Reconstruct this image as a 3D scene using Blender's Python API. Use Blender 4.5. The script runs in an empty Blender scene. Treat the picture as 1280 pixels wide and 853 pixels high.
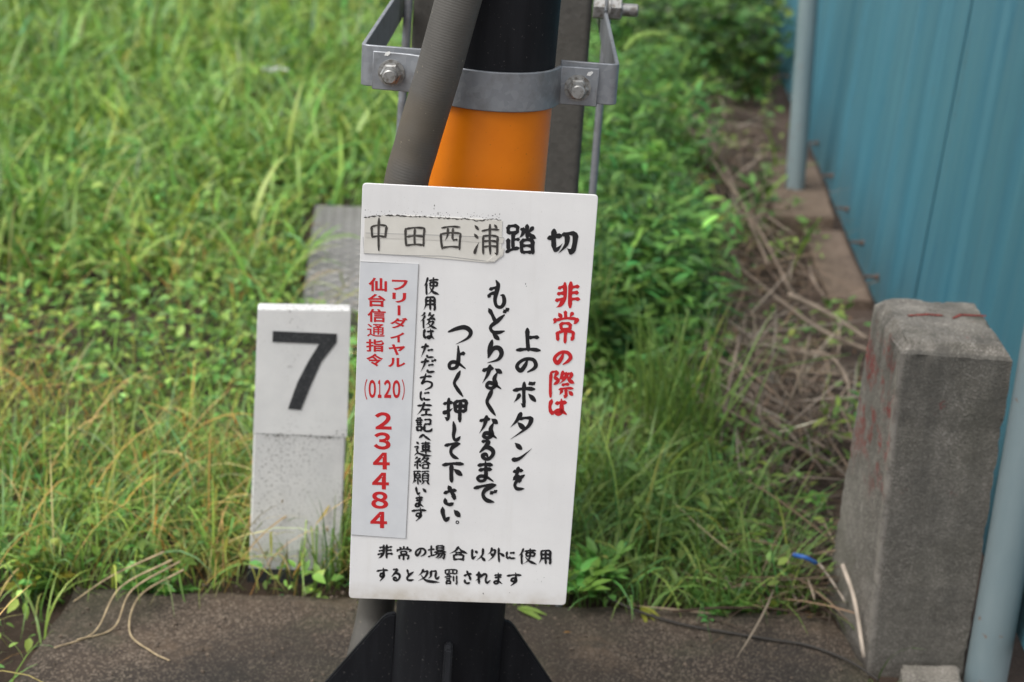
import bpy, bmesh, math, random
import numpy as np
from mathutils import Vector, Matrix
random.seed(7)
rng = np.random.default_rng(11)
R = math.radians
S = bpy.context.scene
C = S.collection

# ------------------------------------------------------------------ camera
F_PX, CX, CY = 2050.0, 640.0, 426.5          # focal length in photo pixels, photo centre
PITCH, ROLL, CAM_H = R(19.5), R(3.7), 1.50
cam_d = bpy.data.cameras.new('camera')
cam = bpy.data.objects.new('camera', cam_d)
C.objects.link(cam)
S.camera = cam
cam_d.sensor_width = 36.0
cam_d.lens = F_PX / 1280 * 36.0
cam_d.clip_start, cam_d.clip_end = 0.02, 400.0
CAM_ROT = Matrix.Rotation(math.pi / 2 - PITCH, 3, 'X') @ Matrix.Rotation(ROLL, 3, 'Z')
CAM_POS = Vector((0, 0, CAM_H))
cam.matrix_world = Matrix.Translation(CAM_POS) @ CAM_ROT.to_4x4()
cam_d.dof.use_dof = True
cam_d.dof.focus_distance = 2.13
cam_d.dof.aperture_fstop = 4.6

# ------------------------------------------------------------------ light
SUN_EL, SUN_AZ = R(60), R(-128)              # azimuth from +Y, clockwise positive: light from the left
w = bpy.data.worlds.new('World'); S.world = w; w.use_nodes = True
nt = w.node_tree; nt.nodes.clear()
sky = nt.nodes.new('ShaderNodeTexSky'); sky.sky_type = 'NISHITA'; sky.sun_disc = False
sky.sun_elevation = SUN_EL; sky.sun_rotation = SUN_AZ
sky.air_density = 1.0; sky.dust_density = 3.0
hs = nt.nodes.new('ShaderNodeHueSaturation'); hs.inputs['Saturation'].default_value = 0.22
bg = nt.nodes.new('ShaderNodeBackground'); bg.inputs['Strength'].default_value = 0.13
wo = nt.nodes.new('ShaderNodeOutputWorld')
nt.links.new(sky.outputs[0], hs.inputs['Color']); nt.links.new(hs.outputs[0], bg.inputs[0]); nt.links.new(bg.outputs[0], wo.inputs[0])
sd = bpy.data.lights.new('sun', 'SUN'); sd.energy = 1.3; sd.angle = R(35); sd.color = (1.0, 0.97, 0.92)
sun = bpy.data.objects.new('sun', sd); C.objects.link(sun)
sdir = Vector((math.sin(SUN_AZ) * math.cos(SUN_EL), math.cos(SUN_AZ) * math.cos(SUN_EL), math.sin(SUN_EL)))
sun.rotation_euler = sdir.to_track_quat('Z', 'Y').to_euler(); sun.location = sdir * 20
S.view_settings.view_transform = 'Standard'; S.view_settings.look = 'None'
S.view_settings.gamma = 1.0; S.view_settings.use_curve_mapping = False
S.view_settings.exposure = 0.80

# ------------------------------------------------------------------ helpers
def ray(px, py):
    return CAM_ROT @ Vector(((px - CX) / F_PX, -(py - CY) / F_PX, -1.0))
def at_y(px, py, Y):
    d = ray(px, py); return CAM_POS + d * ((Y - CAM_POS.y) / d.y)
def at_z(px, py, z):
    d = ray(px, py); return CAM_POS + d * ((z - CAM_POS.z) / d.z)
def at_plane(px, py, p, n):
    d = ray(px, py); return CAM_POS + d * ((p - CAM_POS).dot(n) / d.dot(n))

def tag(o, label=None, cat=None, group=None, kind=None):
    if label: o['label'] = label
    if cat: o['category'] = cat
    if group: o['group'] = group
    if kind: o['kind'] = kind
    return o
def empty(name, loc, label=None, cat=None, group=None):
    o = bpy.data.objects.new(name, None); C.objects.link(o); o.location = loc
    o.empty_display_size = 0.05
    return tag(o, label, cat, group)
def link_mesh(name, me, mat, parent=None, smooth=False):
    if mat: me.materials.append(mat)
    if smooth: me.polygons.foreach_set('use_smooth', [True] * len(me.polygons))
    o = bpy.data.objects.new(name, me); C.objects.link(o)
    if parent:
        o.parent = parent
        bpy.context.view_layer.update()
        o.matrix_parent_inverse = parent.matrix_world.inverted()
    return o
def obj(name, bm, mat, parent=None, smooth=False, auto=None):
    me = bpy.data.meshes.new(name)
    bmesh.ops.recalc_face_normals(bm, faces=bm.faces)
    bm.to_mesh(me); bm.free()
    o = link_mesh(name, me, mat, parent, smooth)
    if auto is not None:
        for p in me.polygons: p.use_smooth = True
        bm2 = bmesh.new(); bm2.from_mesh(me)
        for e in bm2.edges:
            if len(e.link_faces) == 2 and e.calc_face_angle(0) > R(auto): e.smooth = False
        bm2.to_mesh(me); bm2.free()
    return o
def pyobj(name, verts, faces, mat, parent=None, smooth=False):
    me = bpy.data.meshes.new(name); me.from_pydata([tuple(v) for v in verts], [], faces); me.update()
    return link_mesh(name, me, mat, parent, smooth)
def box_bm(corners, bevel=0.0, seg=2, bm=None):
    """corners: 4 bottom then 4 top"""
    b = bm or bmesh.new()
    v = [b.verts.new(c) for c in corners]
    fs = [b.faces.new([v[i] for i in f]) for f in ((3, 2, 1, 0), (4, 5, 6, 7), (0, 1, 5, 4), (1, 2, 6, 5), (2, 3, 7, 6), (3, 0, 4, 7))]
    if bevel:
        es = set(e for f in fs for e in f.edges)
        bmesh.ops.bevel(b, geom=list(es), offset=bevel, segments=seg, affect='EDGES', profile=0.6)
    return b
def aabox(x0, x1, y0, y1, z0, z1, bevel=0.0, bm=None, seg=2):
    return box_bm([(x0, y0, z0), (x1, y0, z0), (x1, y1, z0), (x0, y1, z0), (x0, y0, z1), (x1, y0, z1), (x1, y1, z1), (x0, y1, z1)], bevel, seg, bm)
def tube_bm(pts, r, n=16, cap=True, bm=None, rad=None):
    b = bm or bmesh.new()
    pts = [Vector(p) for p in pts]; rings = []
    up = None
    for i, p in enumerate(pts):
        t = (pts[min(i + 1, len(pts) - 1)] - pts[max(i - 1, 0)]).normalized()
        if up is None:
            up = t.orthogonal().normalized()
        up = (up - t * up.dot(t)).normalized()
        s = t.cross(up)
        rr = rad[i] if rad else r
        rings.append([b.verts.new(p + (up * math.cos(2 * math.pi * k / n) + s * math.sin(2 * math.pi * k / n)) * rr) for k in range(n)])
    for a, c in zip(rings, rings[1:]):
        for k in range(n): b.faces.new((a[k], a[(k + 1) % n], c[(k + 1) % n], c[k]))
    if cap:
        b.faces.new(rings[0][::-1]); b.faces.new(rings[-1])
    return b
def smooth_path(pts, per=8):
    P = [Vector(p) for p in pts]; out = []
    P = [P[0] * 2 - P[1]] + P + [P[-1] * 2 - P[-2]]
    for i in range(1, len(P) - 2):
        for k in range(per):
            t = k / per
            a, b, c, d = P[i - 1], P[i], P[i + 1], P[i + 2]
            out.append(0.5 * ((2 * b) + (c - a) * t + (2 * a - 5 * b + 4 * c - d) * t * t + (3 * b - a - 3 * c + d) * t ** 3))
    out.append(P[-2]); return out
def prism_bm(p, axis, length, r, n=6, bm=None, chamfer=0.0, phase=0.0):
    b = bm or bmesh.new(); axis = Vector(axis).normalized(); p = Vector(p)
    u = axis.orthogonal().normalized(); s = axis.cross(u)
    prof = [(0, r), (length - chamfer, r)] + ([(length, r - chamfer)] if chamfer else [])
    rings = [[b.verts.new(p + axis * h + (u * math.cos(2 * math.pi * k / n + phase) + s * math.sin(2 * math.pi * k / n + phase)) * rr) for k in range(n)] for h, rr in prof]
    for a, c in zip(rings, rings[1:]):
        for k in range(n): b.faces.new((a[k], a[(k + 1) % n], c[(k + 1) % n], c[k]))
    b.faces.new(rings[0][::-1]); b.faces.new(rings[-1])
    return b

# ------------------------------------------------------------------ materials
EDGE_K = -0.0427                                # lean of the boundary post's left arris
class NT:
    def __init__(s, name):
        s.m = bpy.data.materials.new(name); s.m.use_nodes = True
        s.t = s.m.node_tree; s.p = s.t.nodes['Principled BSDF']
        s.co = s.t.nodes.new('ShaderNodeTexCoord').outputs['Object']
    def n(s, typ, **kw):
        x = s.t.nodes.new(typ)
        for k, v in kw.items():
            if k in x.inputs.keys(): x.inputs[k].default_value = v
            else: setattr(x, k, v)
        return x
    def l(s, a, b): s.t.links.new(a, b)
    def mapping(s, scale):
        m = s.n('ShaderNodeMapping'); m.inputs['Scale'].default_value = scale; s.l(s.co, m.inputs['Vector']); return m.outputs[0]
    def noise(s, scale, detail=4, rough=0.6, vec=None, dist=0.0):
        x = s.n('ShaderNodeTexNoise', Scale=scale, Detail=detail, Roughness=rough, Distortion=dist)
        s.l(vec or s.co, x.inputs['Vector']); return x.outputs['Fac']
    def voro(s, scale, feature='F1', vec=None):
        x = s.n('ShaderNodeTexVoronoi', feature=feature); x.inputs['Scale'].default_value = scale
        s.l(vec or s.co, x.inputs['Vector']); return x
    def ramp(s, fac, lo, hi):
        x = s.n('ShaderNodeMapRange'); x.inputs['From Min'].default_value = lo; x.inputs['From Max'].default_value = hi
        s.l(fac, x.inputs['Value']); return x.outputs[0]
    def mix(s, fac, a, b, mode='MIX'):
        x = s.n('ShaderNodeMix', data_type='RGBA', blend_type=mode)
        for v, i in ((fac, 0), (a, 6), (b, 7)):
            if hasattr(v, 'links'): s.l(v, x.inputs[i])
            else: x.inputs[i].default_value = v if i == 0 else (*v, 1)
        return x.outputs[2]
    def math(s, op, a, b=0.0):
        x = s.n('ShaderNodeMath', operation=op)
        for v, i in ((a, 0), (b, 1)):
            if hasattr(v, 'links'): s.l(v, x.inputs[i])
            else: x.inputs[i].default_value = v
        return x.outputs[0]
    def sep(s, vec=None):
        x = s.n('ShaderNodeSeparateXYZ'); s.l(vec or s.co, x.inputs[0]); return x.outputs
    def bump(s, h, strength=0.3, dist=0.002):
        x = s.n('ShaderNodeBump', Strength=strength, Distance=dist); s.l(h, x.inputs['Height']); s.l(x.outputs[0], s.p.inputs['Normal'])
    def col(s, c):
        if hasattr(c, 'links'): s.l(c, s.p.inputs['Base Color'])
        else: s.p.inputs['Base Color'].default_value = (*c, 1)
    def set(s, rough=0.5, metal=0.0, spec=0.5):
        s.p.inputs['Roughness'].default_value = rough; s.p.inputs['Metallic'].default_value = metal
        s.p.inputs['Specular IOR Level'].default_value = spec; return s.m

def m_plain(name, c, rough=0.5, metal=0.0, var=0.15, scale=40):
    t = NT(name); f = t.noise(scale, 3)
    t.col(t.mix(t.ramp(f, 0.3, 0.7), tuple(x * (1 - var) for x in c), tuple(min(1, x * (1 + var)) for x in c)))
    return t.set(rough, metal)

def m_sign_white():
    t = NT('sign_white_paint')
    f = t.noise(9, 5); c = t.mix(t.ramp(f, 0.35, 0.7), (0.72, 0.715, 0.71), (0.79, 0.785, 0.775))
    sp = t.noise(420, 2, 0.5); c = t.mix(t.math('MULTIPLY', t.ramp(sp, 0.68, 0.74), 0.35), c, (0.35, 0.33, 0.30))
    st = t.noise(60, 3, vec=t.mapping((1, 1, 0.08))); c = t.mix(t.math('MULTIPLY', t.ramp(st, 0.55, 0.75), 0.12), c, (0.55, 0.52, 0.47))
    z = t.sep()[2]                                             # old splash dirt along the lower edge
    e = t.ramp(z, 0.028, 0.004); g = t.ramp(t.noise(22, 4), 0.3, 0.7)
    c = t.mix(t.math('MULTIPLY', t.math('MULTIPLY', e, g), 0.75), c, (0.42, 0.36, 0.27))
    t.col(c); t.bump(t.noise(500, 2), 0.05, 0.0005)
    return t.set(0.38)
def m_sheet(name, a, b):
    t = NT(name); c = t.mix(t.ramp(t.noise(30, 4), 0.3, 0.7), a, b)
    t.col(c); return t.set(0.35)
def m_galv():
    t = NT('galvanised_steel')
    v = t.voro(120).outputs['Color']; x = t.n('ShaderNodeRGBToBW'); t.l(v, x.inputs[0])
    c = t.mix(t.ramp(x.outputs[0], 0.2, 0.8), (0.27, 0.285, 0.305), (0.315, 0.33, 0.35))
    c = t.mix(t.ramp(t.noise(25, 5), 0.5, 0.75), c, (0.20, 0.20, 0.20))
    t.col(c); t.bump(t.noise(200, 3), 0.08, 0.001)
    return t.set(0.5, 0.55)
def m_bolt():
    t = NT('weathered_bolt_steel')
    c = t.mix(t.ramp(t.noise(150, 4), 0.45, 0.7), (0.34, 0.34, 0.33), (0.13, 0.11, 0.09)); t.col(c)
    return t.set(0.45, 0.6)
def m_rust():
    t = NT('rusty_steel'); t.col(t.mix(t.ramp(t.noise(120, 4), 0.35, 0.7), (0.055, 0.034, 0.026), (0.15, 0.088, 0.062))); return t.set(0.8)
def m_pole():
    t = NT('black_pole_paint')
    c = t.mix(t.ramp(t.noise(30, 5, vec=t.mapping((1, 1, 0.15))), 0.45, 0.8), (0.0075, 0.008, 0.010), (0.018, 0.019, 0.022))
    c = t.mix(t.math('MULTIPLY', t.ramp(t.noise(260, 2), 0.69, 0.74), 0.5), c, (0.16, 0.15, 0.14))
    t.col(c); t.bump(t.noise(60, 3), 0.04, 0.001); return t.set(0.6, 0, 0.2)
def m_orange():
    t = NT('orange_pole_paint')
    c = t.mix(t.ramp(t.noise(18, 4), 0.3, 0.75), (0.74, 0.185, 0.003), (0.82, 0.225, 0.004))
    c = t.mix(t.math('MULTIPLY', t.ramp(t.noise(200, 2), 0.70, 0.75), 0.5), c, (0.30, 0.09, 0.01))
    t.col(c); t.bump(t.noise(50, 3), 0.04, 0.001); return t.set(0.36)
def m_conduit():
    t = NT('grey_conduit_plastic')
    c = t.mix(t.ramp(t.noise(14, 5), 0.3, 0.75), (0.066, 0.062, 0.055), (0.104, 0.097, 0.086))
    c = t.mix(t.math('MULTIPLY', t.ramp(t.noise(5, 3), 0.55, 0.7), 0.45), c, (0.115, 0.082, 0.040))
    c = t.mix(t.math('MULTIPLY', t.ramp(t.noise(180, 2), 0.72, 0.75), 0.7), c, (0.32, 0.28, 0.20))
    al = t.n('ShaderNodeAttribute', attribute_name='along')           # fine moulded rings, counted along the conduit
    rg = t.math('SINE', t.math('MULTIPLY', al.outputs['Fac'], 2 * math.pi / 0.0034))
    t.col(c); t.bump(t.math('ADD', rg, t.math('MULTIPLY', t.noise(60, 3), 1.5)), 0.20, 0.0004); return t.set(0.6)
def m_concrete(name, a, b, speck=(0.42, 0.40, 0.37), sp_amt=0.6, scale=6, sp_scale=380, moss=None, red=False, bump=0.5, blotch=False):
    t = NT(name)
    c = t.mix(t.ramp(t.noise(scale, 7, 0.65), 0.32, 0.70), a, b)
    vo = t.voro(sp_scale); bw = t.n('ShaderNodeRGBToBW'); t.l(vo.outputs['Color'], bw.inputs[0])
    c = t.mix(t.math('MULTIPLY', t.ramp(bw.outputs[0], 0.62, 0.80), sp_amt), c, speck)
    c = t.mix(t.math('MULTIPLY', t.ramp(bw.outputs[0], 0.30, 0.15), sp_amt * 0.8), c, tuple(x * 0.35 for x in a))
    if moss:
        c = t.mix(t.math('MULTIPLY', t.ramp(t.noise(5, 5, 0.6), 0.50, 0.68), 0.55), c, moss)
    if blotch:                                                # damp stains and worn patches of their own
        c = t.mix(t.math('MULTIPLY', t.ramp(t.noise(1.7, 6, 0.6, dist=0.6), 0.46, 0.60), 0.62), c, tuple(x * 0.8 for x in a))
        c = t.mix(t.math('MULTIPLY', t.ramp(t.noise(4.5, 6, 0.7, dist=0.4), 0.58, 0.70), 0.55), c, (0.12, 0.082, 0.052))
        c = t.mix(t.math('MULTIPLY', t.ramp(t.noise(240, 2), 0.66, 0.72), 0.6), c, (0.36, 0.31, 0.25))
    pits = t.ramp(t.voro(42).outputs['Distance'], 0.11, 0.06); c = t.mix(t.math('MULTIPLY', pits, 0.5), c, tuple(x * 0.3 for x in a))
    if red:
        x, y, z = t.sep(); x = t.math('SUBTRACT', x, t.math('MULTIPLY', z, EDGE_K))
        # remnants of red paint: on the left side, upper half
        lm = t.math('MULTIPLY', t.ramp(x, 0.006, 0.000), t.ramp(z, 0.28, 0.44))
        n2 = t.math('MULTIPLY', t.ramp(t.noise(16, 5, 0.65), 0.50, 0.58), t.ramp(t.noise(90, 3), 0.40, 0.52))
        c = t.mix(t.math('MULTIPLY', lm, n2), c, (0.26, 0.035, 0.03))
        lm2 = t.math('MULTIPLY', t.ramp(t.noise(24, 4), 0.66, 0.70), t.ramp(z, 0.30, 0.40))
        c = t.mix(t.math('MULTIPLY', lm2, t.ramp(t.noise(130, 2), 0.5, 0.58)), c, (0.22, 0.045, 0.04))
        # pale worn arris between the two faces in view, and front-face shade painted in
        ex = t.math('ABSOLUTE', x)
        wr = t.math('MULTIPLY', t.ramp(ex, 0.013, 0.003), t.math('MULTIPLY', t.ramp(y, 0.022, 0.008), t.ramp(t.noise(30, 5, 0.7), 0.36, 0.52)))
        front_shade = t.math('MULTIPLY', t.ramp(y, 0.006, 0.001), t.ramp(t.noise(8, 6, 0.65), 0.25, 0.60))
        c = t.mix(t.math('MULTIPLY', front_shade, 0.62), c, (0.058, 0.055, 0.047))
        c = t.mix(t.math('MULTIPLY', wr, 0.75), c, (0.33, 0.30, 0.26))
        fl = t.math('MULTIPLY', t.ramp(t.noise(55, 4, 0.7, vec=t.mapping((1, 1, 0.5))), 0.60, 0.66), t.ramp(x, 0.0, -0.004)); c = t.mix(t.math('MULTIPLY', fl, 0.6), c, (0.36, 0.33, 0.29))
        # weather stain streaks towards the top, and more shade painted on the front face
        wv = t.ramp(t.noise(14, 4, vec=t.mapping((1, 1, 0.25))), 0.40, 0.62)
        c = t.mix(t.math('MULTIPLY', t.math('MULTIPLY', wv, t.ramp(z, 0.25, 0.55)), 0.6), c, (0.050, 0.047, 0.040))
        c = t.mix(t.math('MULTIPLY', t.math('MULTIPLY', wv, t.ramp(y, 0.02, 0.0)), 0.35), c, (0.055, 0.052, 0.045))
    t.col(c)
    h = t.math('ADD', t.math('MULTIPLY', vo.outputs['Distance'], 0.6), t.noise(70, 5))
    t.bump(h, bump, 0.004); return t.set(0.85)
def m_fence():
    t = NT('blue_fence_paint')
    st = t.noise(3.2, 5, 0.6, vec=t.mapping((1.0, 6.0, 0.35)))
    c = t.mix(t.ramp(st, 0.30, 0.72), (0.030, 0.145, 0.210), (0.066, 0.205, 0.265))
    fi = t.noise(10, 4, 0.6, vec=t.mapping((1.0, 11.0, 0.10)))
    c = t.mix(t.math('MULTIPLY', t.ramp(fi, 0.50, 0.75), 0.55), c, (0.095, 0.180, 0.215))
    ch = t.noise(7, 5, vec=t.mapping((1, 2, 0.8))); c = t.mix(t.math('MULTIPLY', t.ramp(ch, 0.60, 0.74), 0.5), c, (0.014, 0.110, 0.190))
    z = t.sep()[2]
    dm = t.math('MULTIPLY', t.ramp(z, 0.34, 0.02), t.ramp(t.noise(20, 4, vec=t.mapping((1, 4, 0.3))), 0.35, 0.62))
    c = t.mix(t.math('MULTIPLY', dm, 0.75), c, (0.040, 0.062, 0.052))
    rs = t.math('MULTIPLY', t.ramp(t.noise(9, 5, vec=t.mapping((1, 3, 0.25))), 0.64, 0.70), t.ramp(t.noise(40, 4), 0.45, 0.6)); c = t.mix(t.math('MULTIPLY', rs, 0.6), c, (0.060, 0.075, 0.060))
    t.col(c); t.bump(t.noise(18, 4, vec=t.mapping((1, 14, 0.2))), 0.12, 0.004); return t.set(0.5)
def m_pipe():
    t = NT('faded_blue_grey_pipe_paint')
    c = t.mix(t.ramp(t.noise(8, 5, vec=t.mapping((1, 1, 0.3))), 0.3, 0.7), (0.165, 0.225, 0.245), (0.235, 0.290, 0.300))
    c = t.mix(t.math('MULTIPLY', t.ramp(t.noise(30, 5), 0.66, 0.70), 0.8), c, (0.20, 0.105, 0.065))
    t.col(c); return t.set(0.45)
def m_dirt():
    t = NT('ground_soil')
    c = t.mix(t.ramp(t.noise(3.5, 8, 0.7), 0.3, 0.7), (0.028, 0.018, 0.012), (0.088, 0.055, 0.036))
    c = t.mix(t.math('MULTIPLY', t.ramp(t.noise(140, 3), 0.55, 0.7), 0.5), c, (0.14, 0.100, 0.070))
    t.col(c); t.bump(t.noise(45, 8, 0.7), 0.9, 0.02); return t.set(0.95)
def m_marker():
    t = NT('worn_white_marker_paint')
    c = t.mix(t.ramp(t.noise(25, 5), 0.3, 0.7), (0.60, 0.60, 0.59), (0.70, 0.695, 0.68))
    d = t.math('MULTIPLY', t.ramp(t.noise(9, 3, vec=t.mapping((1, 1, 0.5))), 0.36, 0.56), t.ramp(t.noise(170, 5, 0.75), 0.53, 0.62))
    c = t.mix(t.math('MULTIPLY', d, 0.85), c, (0.16, 0.155, 0.14))
    t.col(c); t.bump(t.noise(160, 4), 0.3, 0.001); return t.set(0.6)
def m_plate():
    t = NT('checker_plate_steel'); c = t.mix(t.ramp(t.noise(6, 5), 0.3, 0.7), (0.19, 0.18, 0.17), (0.27, 0.26, 0.245)); t.col(c); return t.set(0.55, 0.3)
def m_veg(name, trans=0.35, rough=0.42, spec=0.4):
    t = NT(name)
    a = t.n('ShaderNodeAttribute', attribute_name='Col')
    c = t.mix(t.math('MULTIPLY', t.ramp(t.noise(55, 3), 0.35, 0.7), 0.25), a.outputs['Color'], (0.16, 0.20, 0.03), 'MULTIPLY') if False else a.outputs['Color']
    t.col(c); t.set(rough, 0, spec)
    tr = t.n('ShaderNodeBsdfTranslucent'); t.l(c, tr.inputs['Color'])
    mx = t.n('ShaderNodeMixShader'); mx.inputs[0].default_value = trans
    out = t.t.nodes['Material Output']
    t.l(t.p.outputs[0], mx.inputs[1]); t.l(tr.outputs[0], mx.inputs[2]); t.l(mx.outputs[0], out.inputs['Surface'])
    return t.m
M = dict(
    white=m_sign_white(), panel=m_sheet('pale_grey_sheet', (0.60, 0.615, 0.635), (0.66, 0.675, 0.69)),
    tape=m_sheet('cream_paper_tape', (0.62, 0.60, 0.545), (0.70, 0.68, 0.625)),
    film=m_sheet('clear_tape_film', (0.56, 0.54, 0.49), (0.66, 0.64, 0.59)),
    ink=m_plain('black_ink', (0.012, 0.012, 0.014), 0.45), red=m_plain('red_ink', (0.52, 0.018, 0.022), 0.45, var=0.08),
    pen=m_plain('faded_pen_ink', (0.050, 0.045, 0.040), 0.6, var=0.5, scale=160), grime=m_plain('black_grime', (0.06, 0.055, 0.05), 0.9, var=0.6, scale=200),
    edge=m_plain('sheet_edge', (0.30, 0.30, 0.30), 0.6),
    galv=m_galv(), bolt=m_bolt(), rust=m_rust(), pole=m_pole(), orange=m_orange(), conduit=m_conduit(),
    base=m_concrete('foundation_concrete', (0.018, 0.014, 0.0105), (0.082, 0.056, 0.037), (0.30, 0.24, 0.18), 0.45, 3.0, 300, (0.040, 0.041, 0.020), blotch=True, bump=0.3),
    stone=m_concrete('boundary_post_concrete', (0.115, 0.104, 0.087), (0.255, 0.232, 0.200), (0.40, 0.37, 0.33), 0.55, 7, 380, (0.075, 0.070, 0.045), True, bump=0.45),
    footing=m_concrete('footing_concrete', (0.075, 0.050, 0.033), (0.155, 0.110, 0.076), (0.25, 0.19, 0.14), 0.3, 5, 120),
    pillar=m_concrete('pillar_paint', (0.068, 0.064, 0.056), (0.098, 0.093, 0.082), (0.14, 0.13, 0.12), 0.2, 4, 120, bump=0.12),
    fence=m_fence(), pipe=m_pipe(), dirt=m_dirt(), marker=m_marker(), plate=m_plate(),
    mk_white=None, mk_black=m_concrete('marker_black_paint', (0.022, 0.024, 0.027), (0.035, 0.037, 0.040), (0.16, 0.16, 0.16), 0.25, 20, 320, bump=0.15),
    wire=m_plain('black_cable', (0.03, 0.025, 0.02), 0.6), bluep=m_plain('blue_plastic', (0.03, 0.12, 0.40), 0.4),
    chalk=m_plain('white_paint_mark', (0.75, 0.75, 0.73), 0.7),
    leaf=m_veg('leaf_green', 0.34, 0.5), grass=m_veg('grass_blade', 0.36, 0.42), dry=m_veg('dry_stem', 0.12, 0.8, 0.2),
)
def m_mkwhite():
    t = NT('white_marker_sheet'); c = t.mix(t.ramp(t.noise(20, 5), 0.3, 0.7), (0.70, 0.70, 0.69), (0.78, 0.78, 0.765))
    d = t.math('MULTIPLY', t.ramp(t.noise(8, 3, vec=t.mapping((1, 1, 0.5))), 0.46, 0.65), t.ramp(t.noise(140, 4, 0.7), 0.58, 0.66))
    c = t.mix(t.math('MULTIPLY', d, 0.7), c, (0.25, 0.24, 0.22)); t.col(c); return t.set(0.45)
M['mk_white'] = m_mkwhite()

# ------------------------------------------------------------------ layout anchors (metres; camera above the origin, Y away from it)
SIGN_Y, POLE_Y = 2.045, 2.215
PC = at_y(608, 200, POLE_Y); PX = PC.x; PR = 0.0826
_pb = at_y(563, 770, POLE_Y)
POLE_LEAN = (PC.x - _pb.x) / (PC.z - _pb.z)
def pole_x(z): return PC.x + (z - PC.z) * POLE_LEAN
Z0 = 0.0

# ------------------------------------------------------------------ ground
def hgt(x, y):
    return -0.035 + 0.018 * np.sin(x * 2.3 + 1.1) * np.cos(y * 1.7) + 0.010 * np.sin(x * 6.1 + y * 4.3) + 0.006 * np.sin(x * 13 - y * 11)
gx = np.concatenate([np.linspace(-90, -8, 16), np.linspace(-7.5, 6, 150), np.linspace(6.5, 90, 16)])
gy = np.concatenate([np.linspace(-60, -1, 10), np.linspace(-0.5, 12, 150), np.linspace(12.5, 160, 20)])
GX, GY = np.meshgrid(gx, gy)
GZ = hgt(GX, GY)
nx, ny = len(gx), len(gy)
gv = np.stack([GX.ravel(), GY.ravel(), GZ.ravel()], 1)
gf = [(j * nx + i, j * nx + i + 1, (j + 1) * nx + i + 1, (j + 1) * nx + i) for j in range(ny - 1) for i in range(nx - 1)]
tag(pyobj('ground', gv, gf, M['dirt'], smooth=True), 'bare brown soil under the grass and weeds', 'ground', kind='structure')

# concrete foundation under the pole
fl0, fl1 = at_z(15, 853, Z0), at_z(95, 731, Z0)
fr1, fr0 = at_z(1040, 765, Z0), at_z(1092, 853, Z0)
def ext(a, b, y): return a + (b - a) * ((y - a.y) / (b.y - a.y))
FY0 = 1.35
cs = [ext(fl0, fl1, FY0), ext(fr0, fr1, FY0), fr1, fl1]
bm = bmesh.new(); N = 40
top = []
for j in range(N + 1):
    for i in range(N + 1):
        a = cs[0].lerp(cs[1], i / N); b = cs[3].lerp(cs[2], i / N); p = a.lerp(b, j / N)
        ed = min(i, N - i, N - j)
        q = Vector((p.x, p.y, -0.006 * (ed == 0) + 0.0012 * math.sin(p.x * 37) * math.cos(p.y * 29)))
        if ed == 0: q += Vector((random.uniform(-.004, .004), random.uniform(-.005, .004), -random.uniform(0, .005)))
        top.append(bm.verts.new(q))
for j in range(N):
    for i in range(N):
        k = j * (N + 1) + i; bm.faces.new((top[k], top[k + 1], top[k + N + 2], top[k + N + 1]))
rim = [e for e in bm.edges if e.is_boundary]
ret = bmesh.ops.extrude_edge_only(bm, edges=rim)
for v in [g for g in ret['geom'] if isinstance(g, bmesh.types.BMVert)]: v.co.z = -0.22
fd = obj('concrete_foundation', bm, M['base'])
tag(fd, 'weathered brown concrete foundation slab under the black pole', 'foundation')
BACK_Y = (fl1.y + fr1.y) / 2

# ------------------------------------------------------------------ crossing pole
pole = empty('crossing_pole', (pole_x(0), POLE_Y, Z0), 'black steel pole with an orange band, bolted to the concrete slab behind the sign', 'pole')
def pole_seg(z0, z1, r=PR, n=64):
    return tube_bm([(pole_x(z0), POLE_Y, z0), (pole_x(z1), POLE_Y, z1)], r, n)
z_or0 = at_y(605, 470, POLE_Y - PR).z
z_or1 = at_y(625, 140, POLE_Y - PR).z
obj('shaft', pole_seg(0.02, 2.6), M['pole'], pole, auto=40)
ob = tube_bm([(pole_x(z_or0), POLE_Y, z_or0), (pole_x(z_or1), POLE_Y, z_or1)], PR + 0.0008, 64)
obj('orange_band', ob, M['orange'], pole, auto=40)
bx = pole_x(0)
obj('base_plate', aabox(bx - 0.285, bx + 0.285, POLE_Y - 0.17, POLE_Y + 0.115, 0.002, 0.022, 0.002), M['pole'], pole)
# stiffener plates: profile in the pole's radial direction
GZT = at_y(648, 776, POLE_Y).z + 0.0
def gusset(ang):
    d = Vector((math.cos(ang), math.sin(ang), 0)); s = Vector((-d.y, d.x, 0)); t = 0.006
    L = 0.165 if abs(d.y) < 0.5 else 0.085
    prof = [(PR - 0.004, 0.022), (PR + L, 0.022), (PR + L, 0.045), (PR + 0.016, GZT - 0.006), (PR + 0.006, GZT), (PR - 0.004, GZT)]
    b = bmesh.new()
    vs = [[b.verts.new(Vector((pole_x(z * .5), POLE_Y, z)) + d * r + s * t * k) for r, z in prof] for k in (-1, 1)]
    b.faces.new(vs[0][::-1]); b.faces.new(vs[1])
    for i in range(len(prof)): b.faces.new((vs[0][i], vs[0][(i + 1) % 6], vs[1][(i + 1) % 6], vs[1][i]))
    bmesh.ops.bevel(b, geom=list(b.edges), offset=0.0025, segments=2, affect='EDGES')
    return b
for a in (0, math.pi, -math.pi / 2 + 0.06, math.pi / 2):
    if abs(a + math.pi / 2 - 0.06) < 1e-3:
        GZ_ = GZT; GZT = at_y(555, 806, POLE_Y - PR - 0.01).z
        obj('stiffener', gusset(a), M['pole'], pole); GZT = GZ_
    else:
        obj('stiffener', gusset(a), M['pole'], pole)
ab = at_z(384, 846, 0.055)
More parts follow.
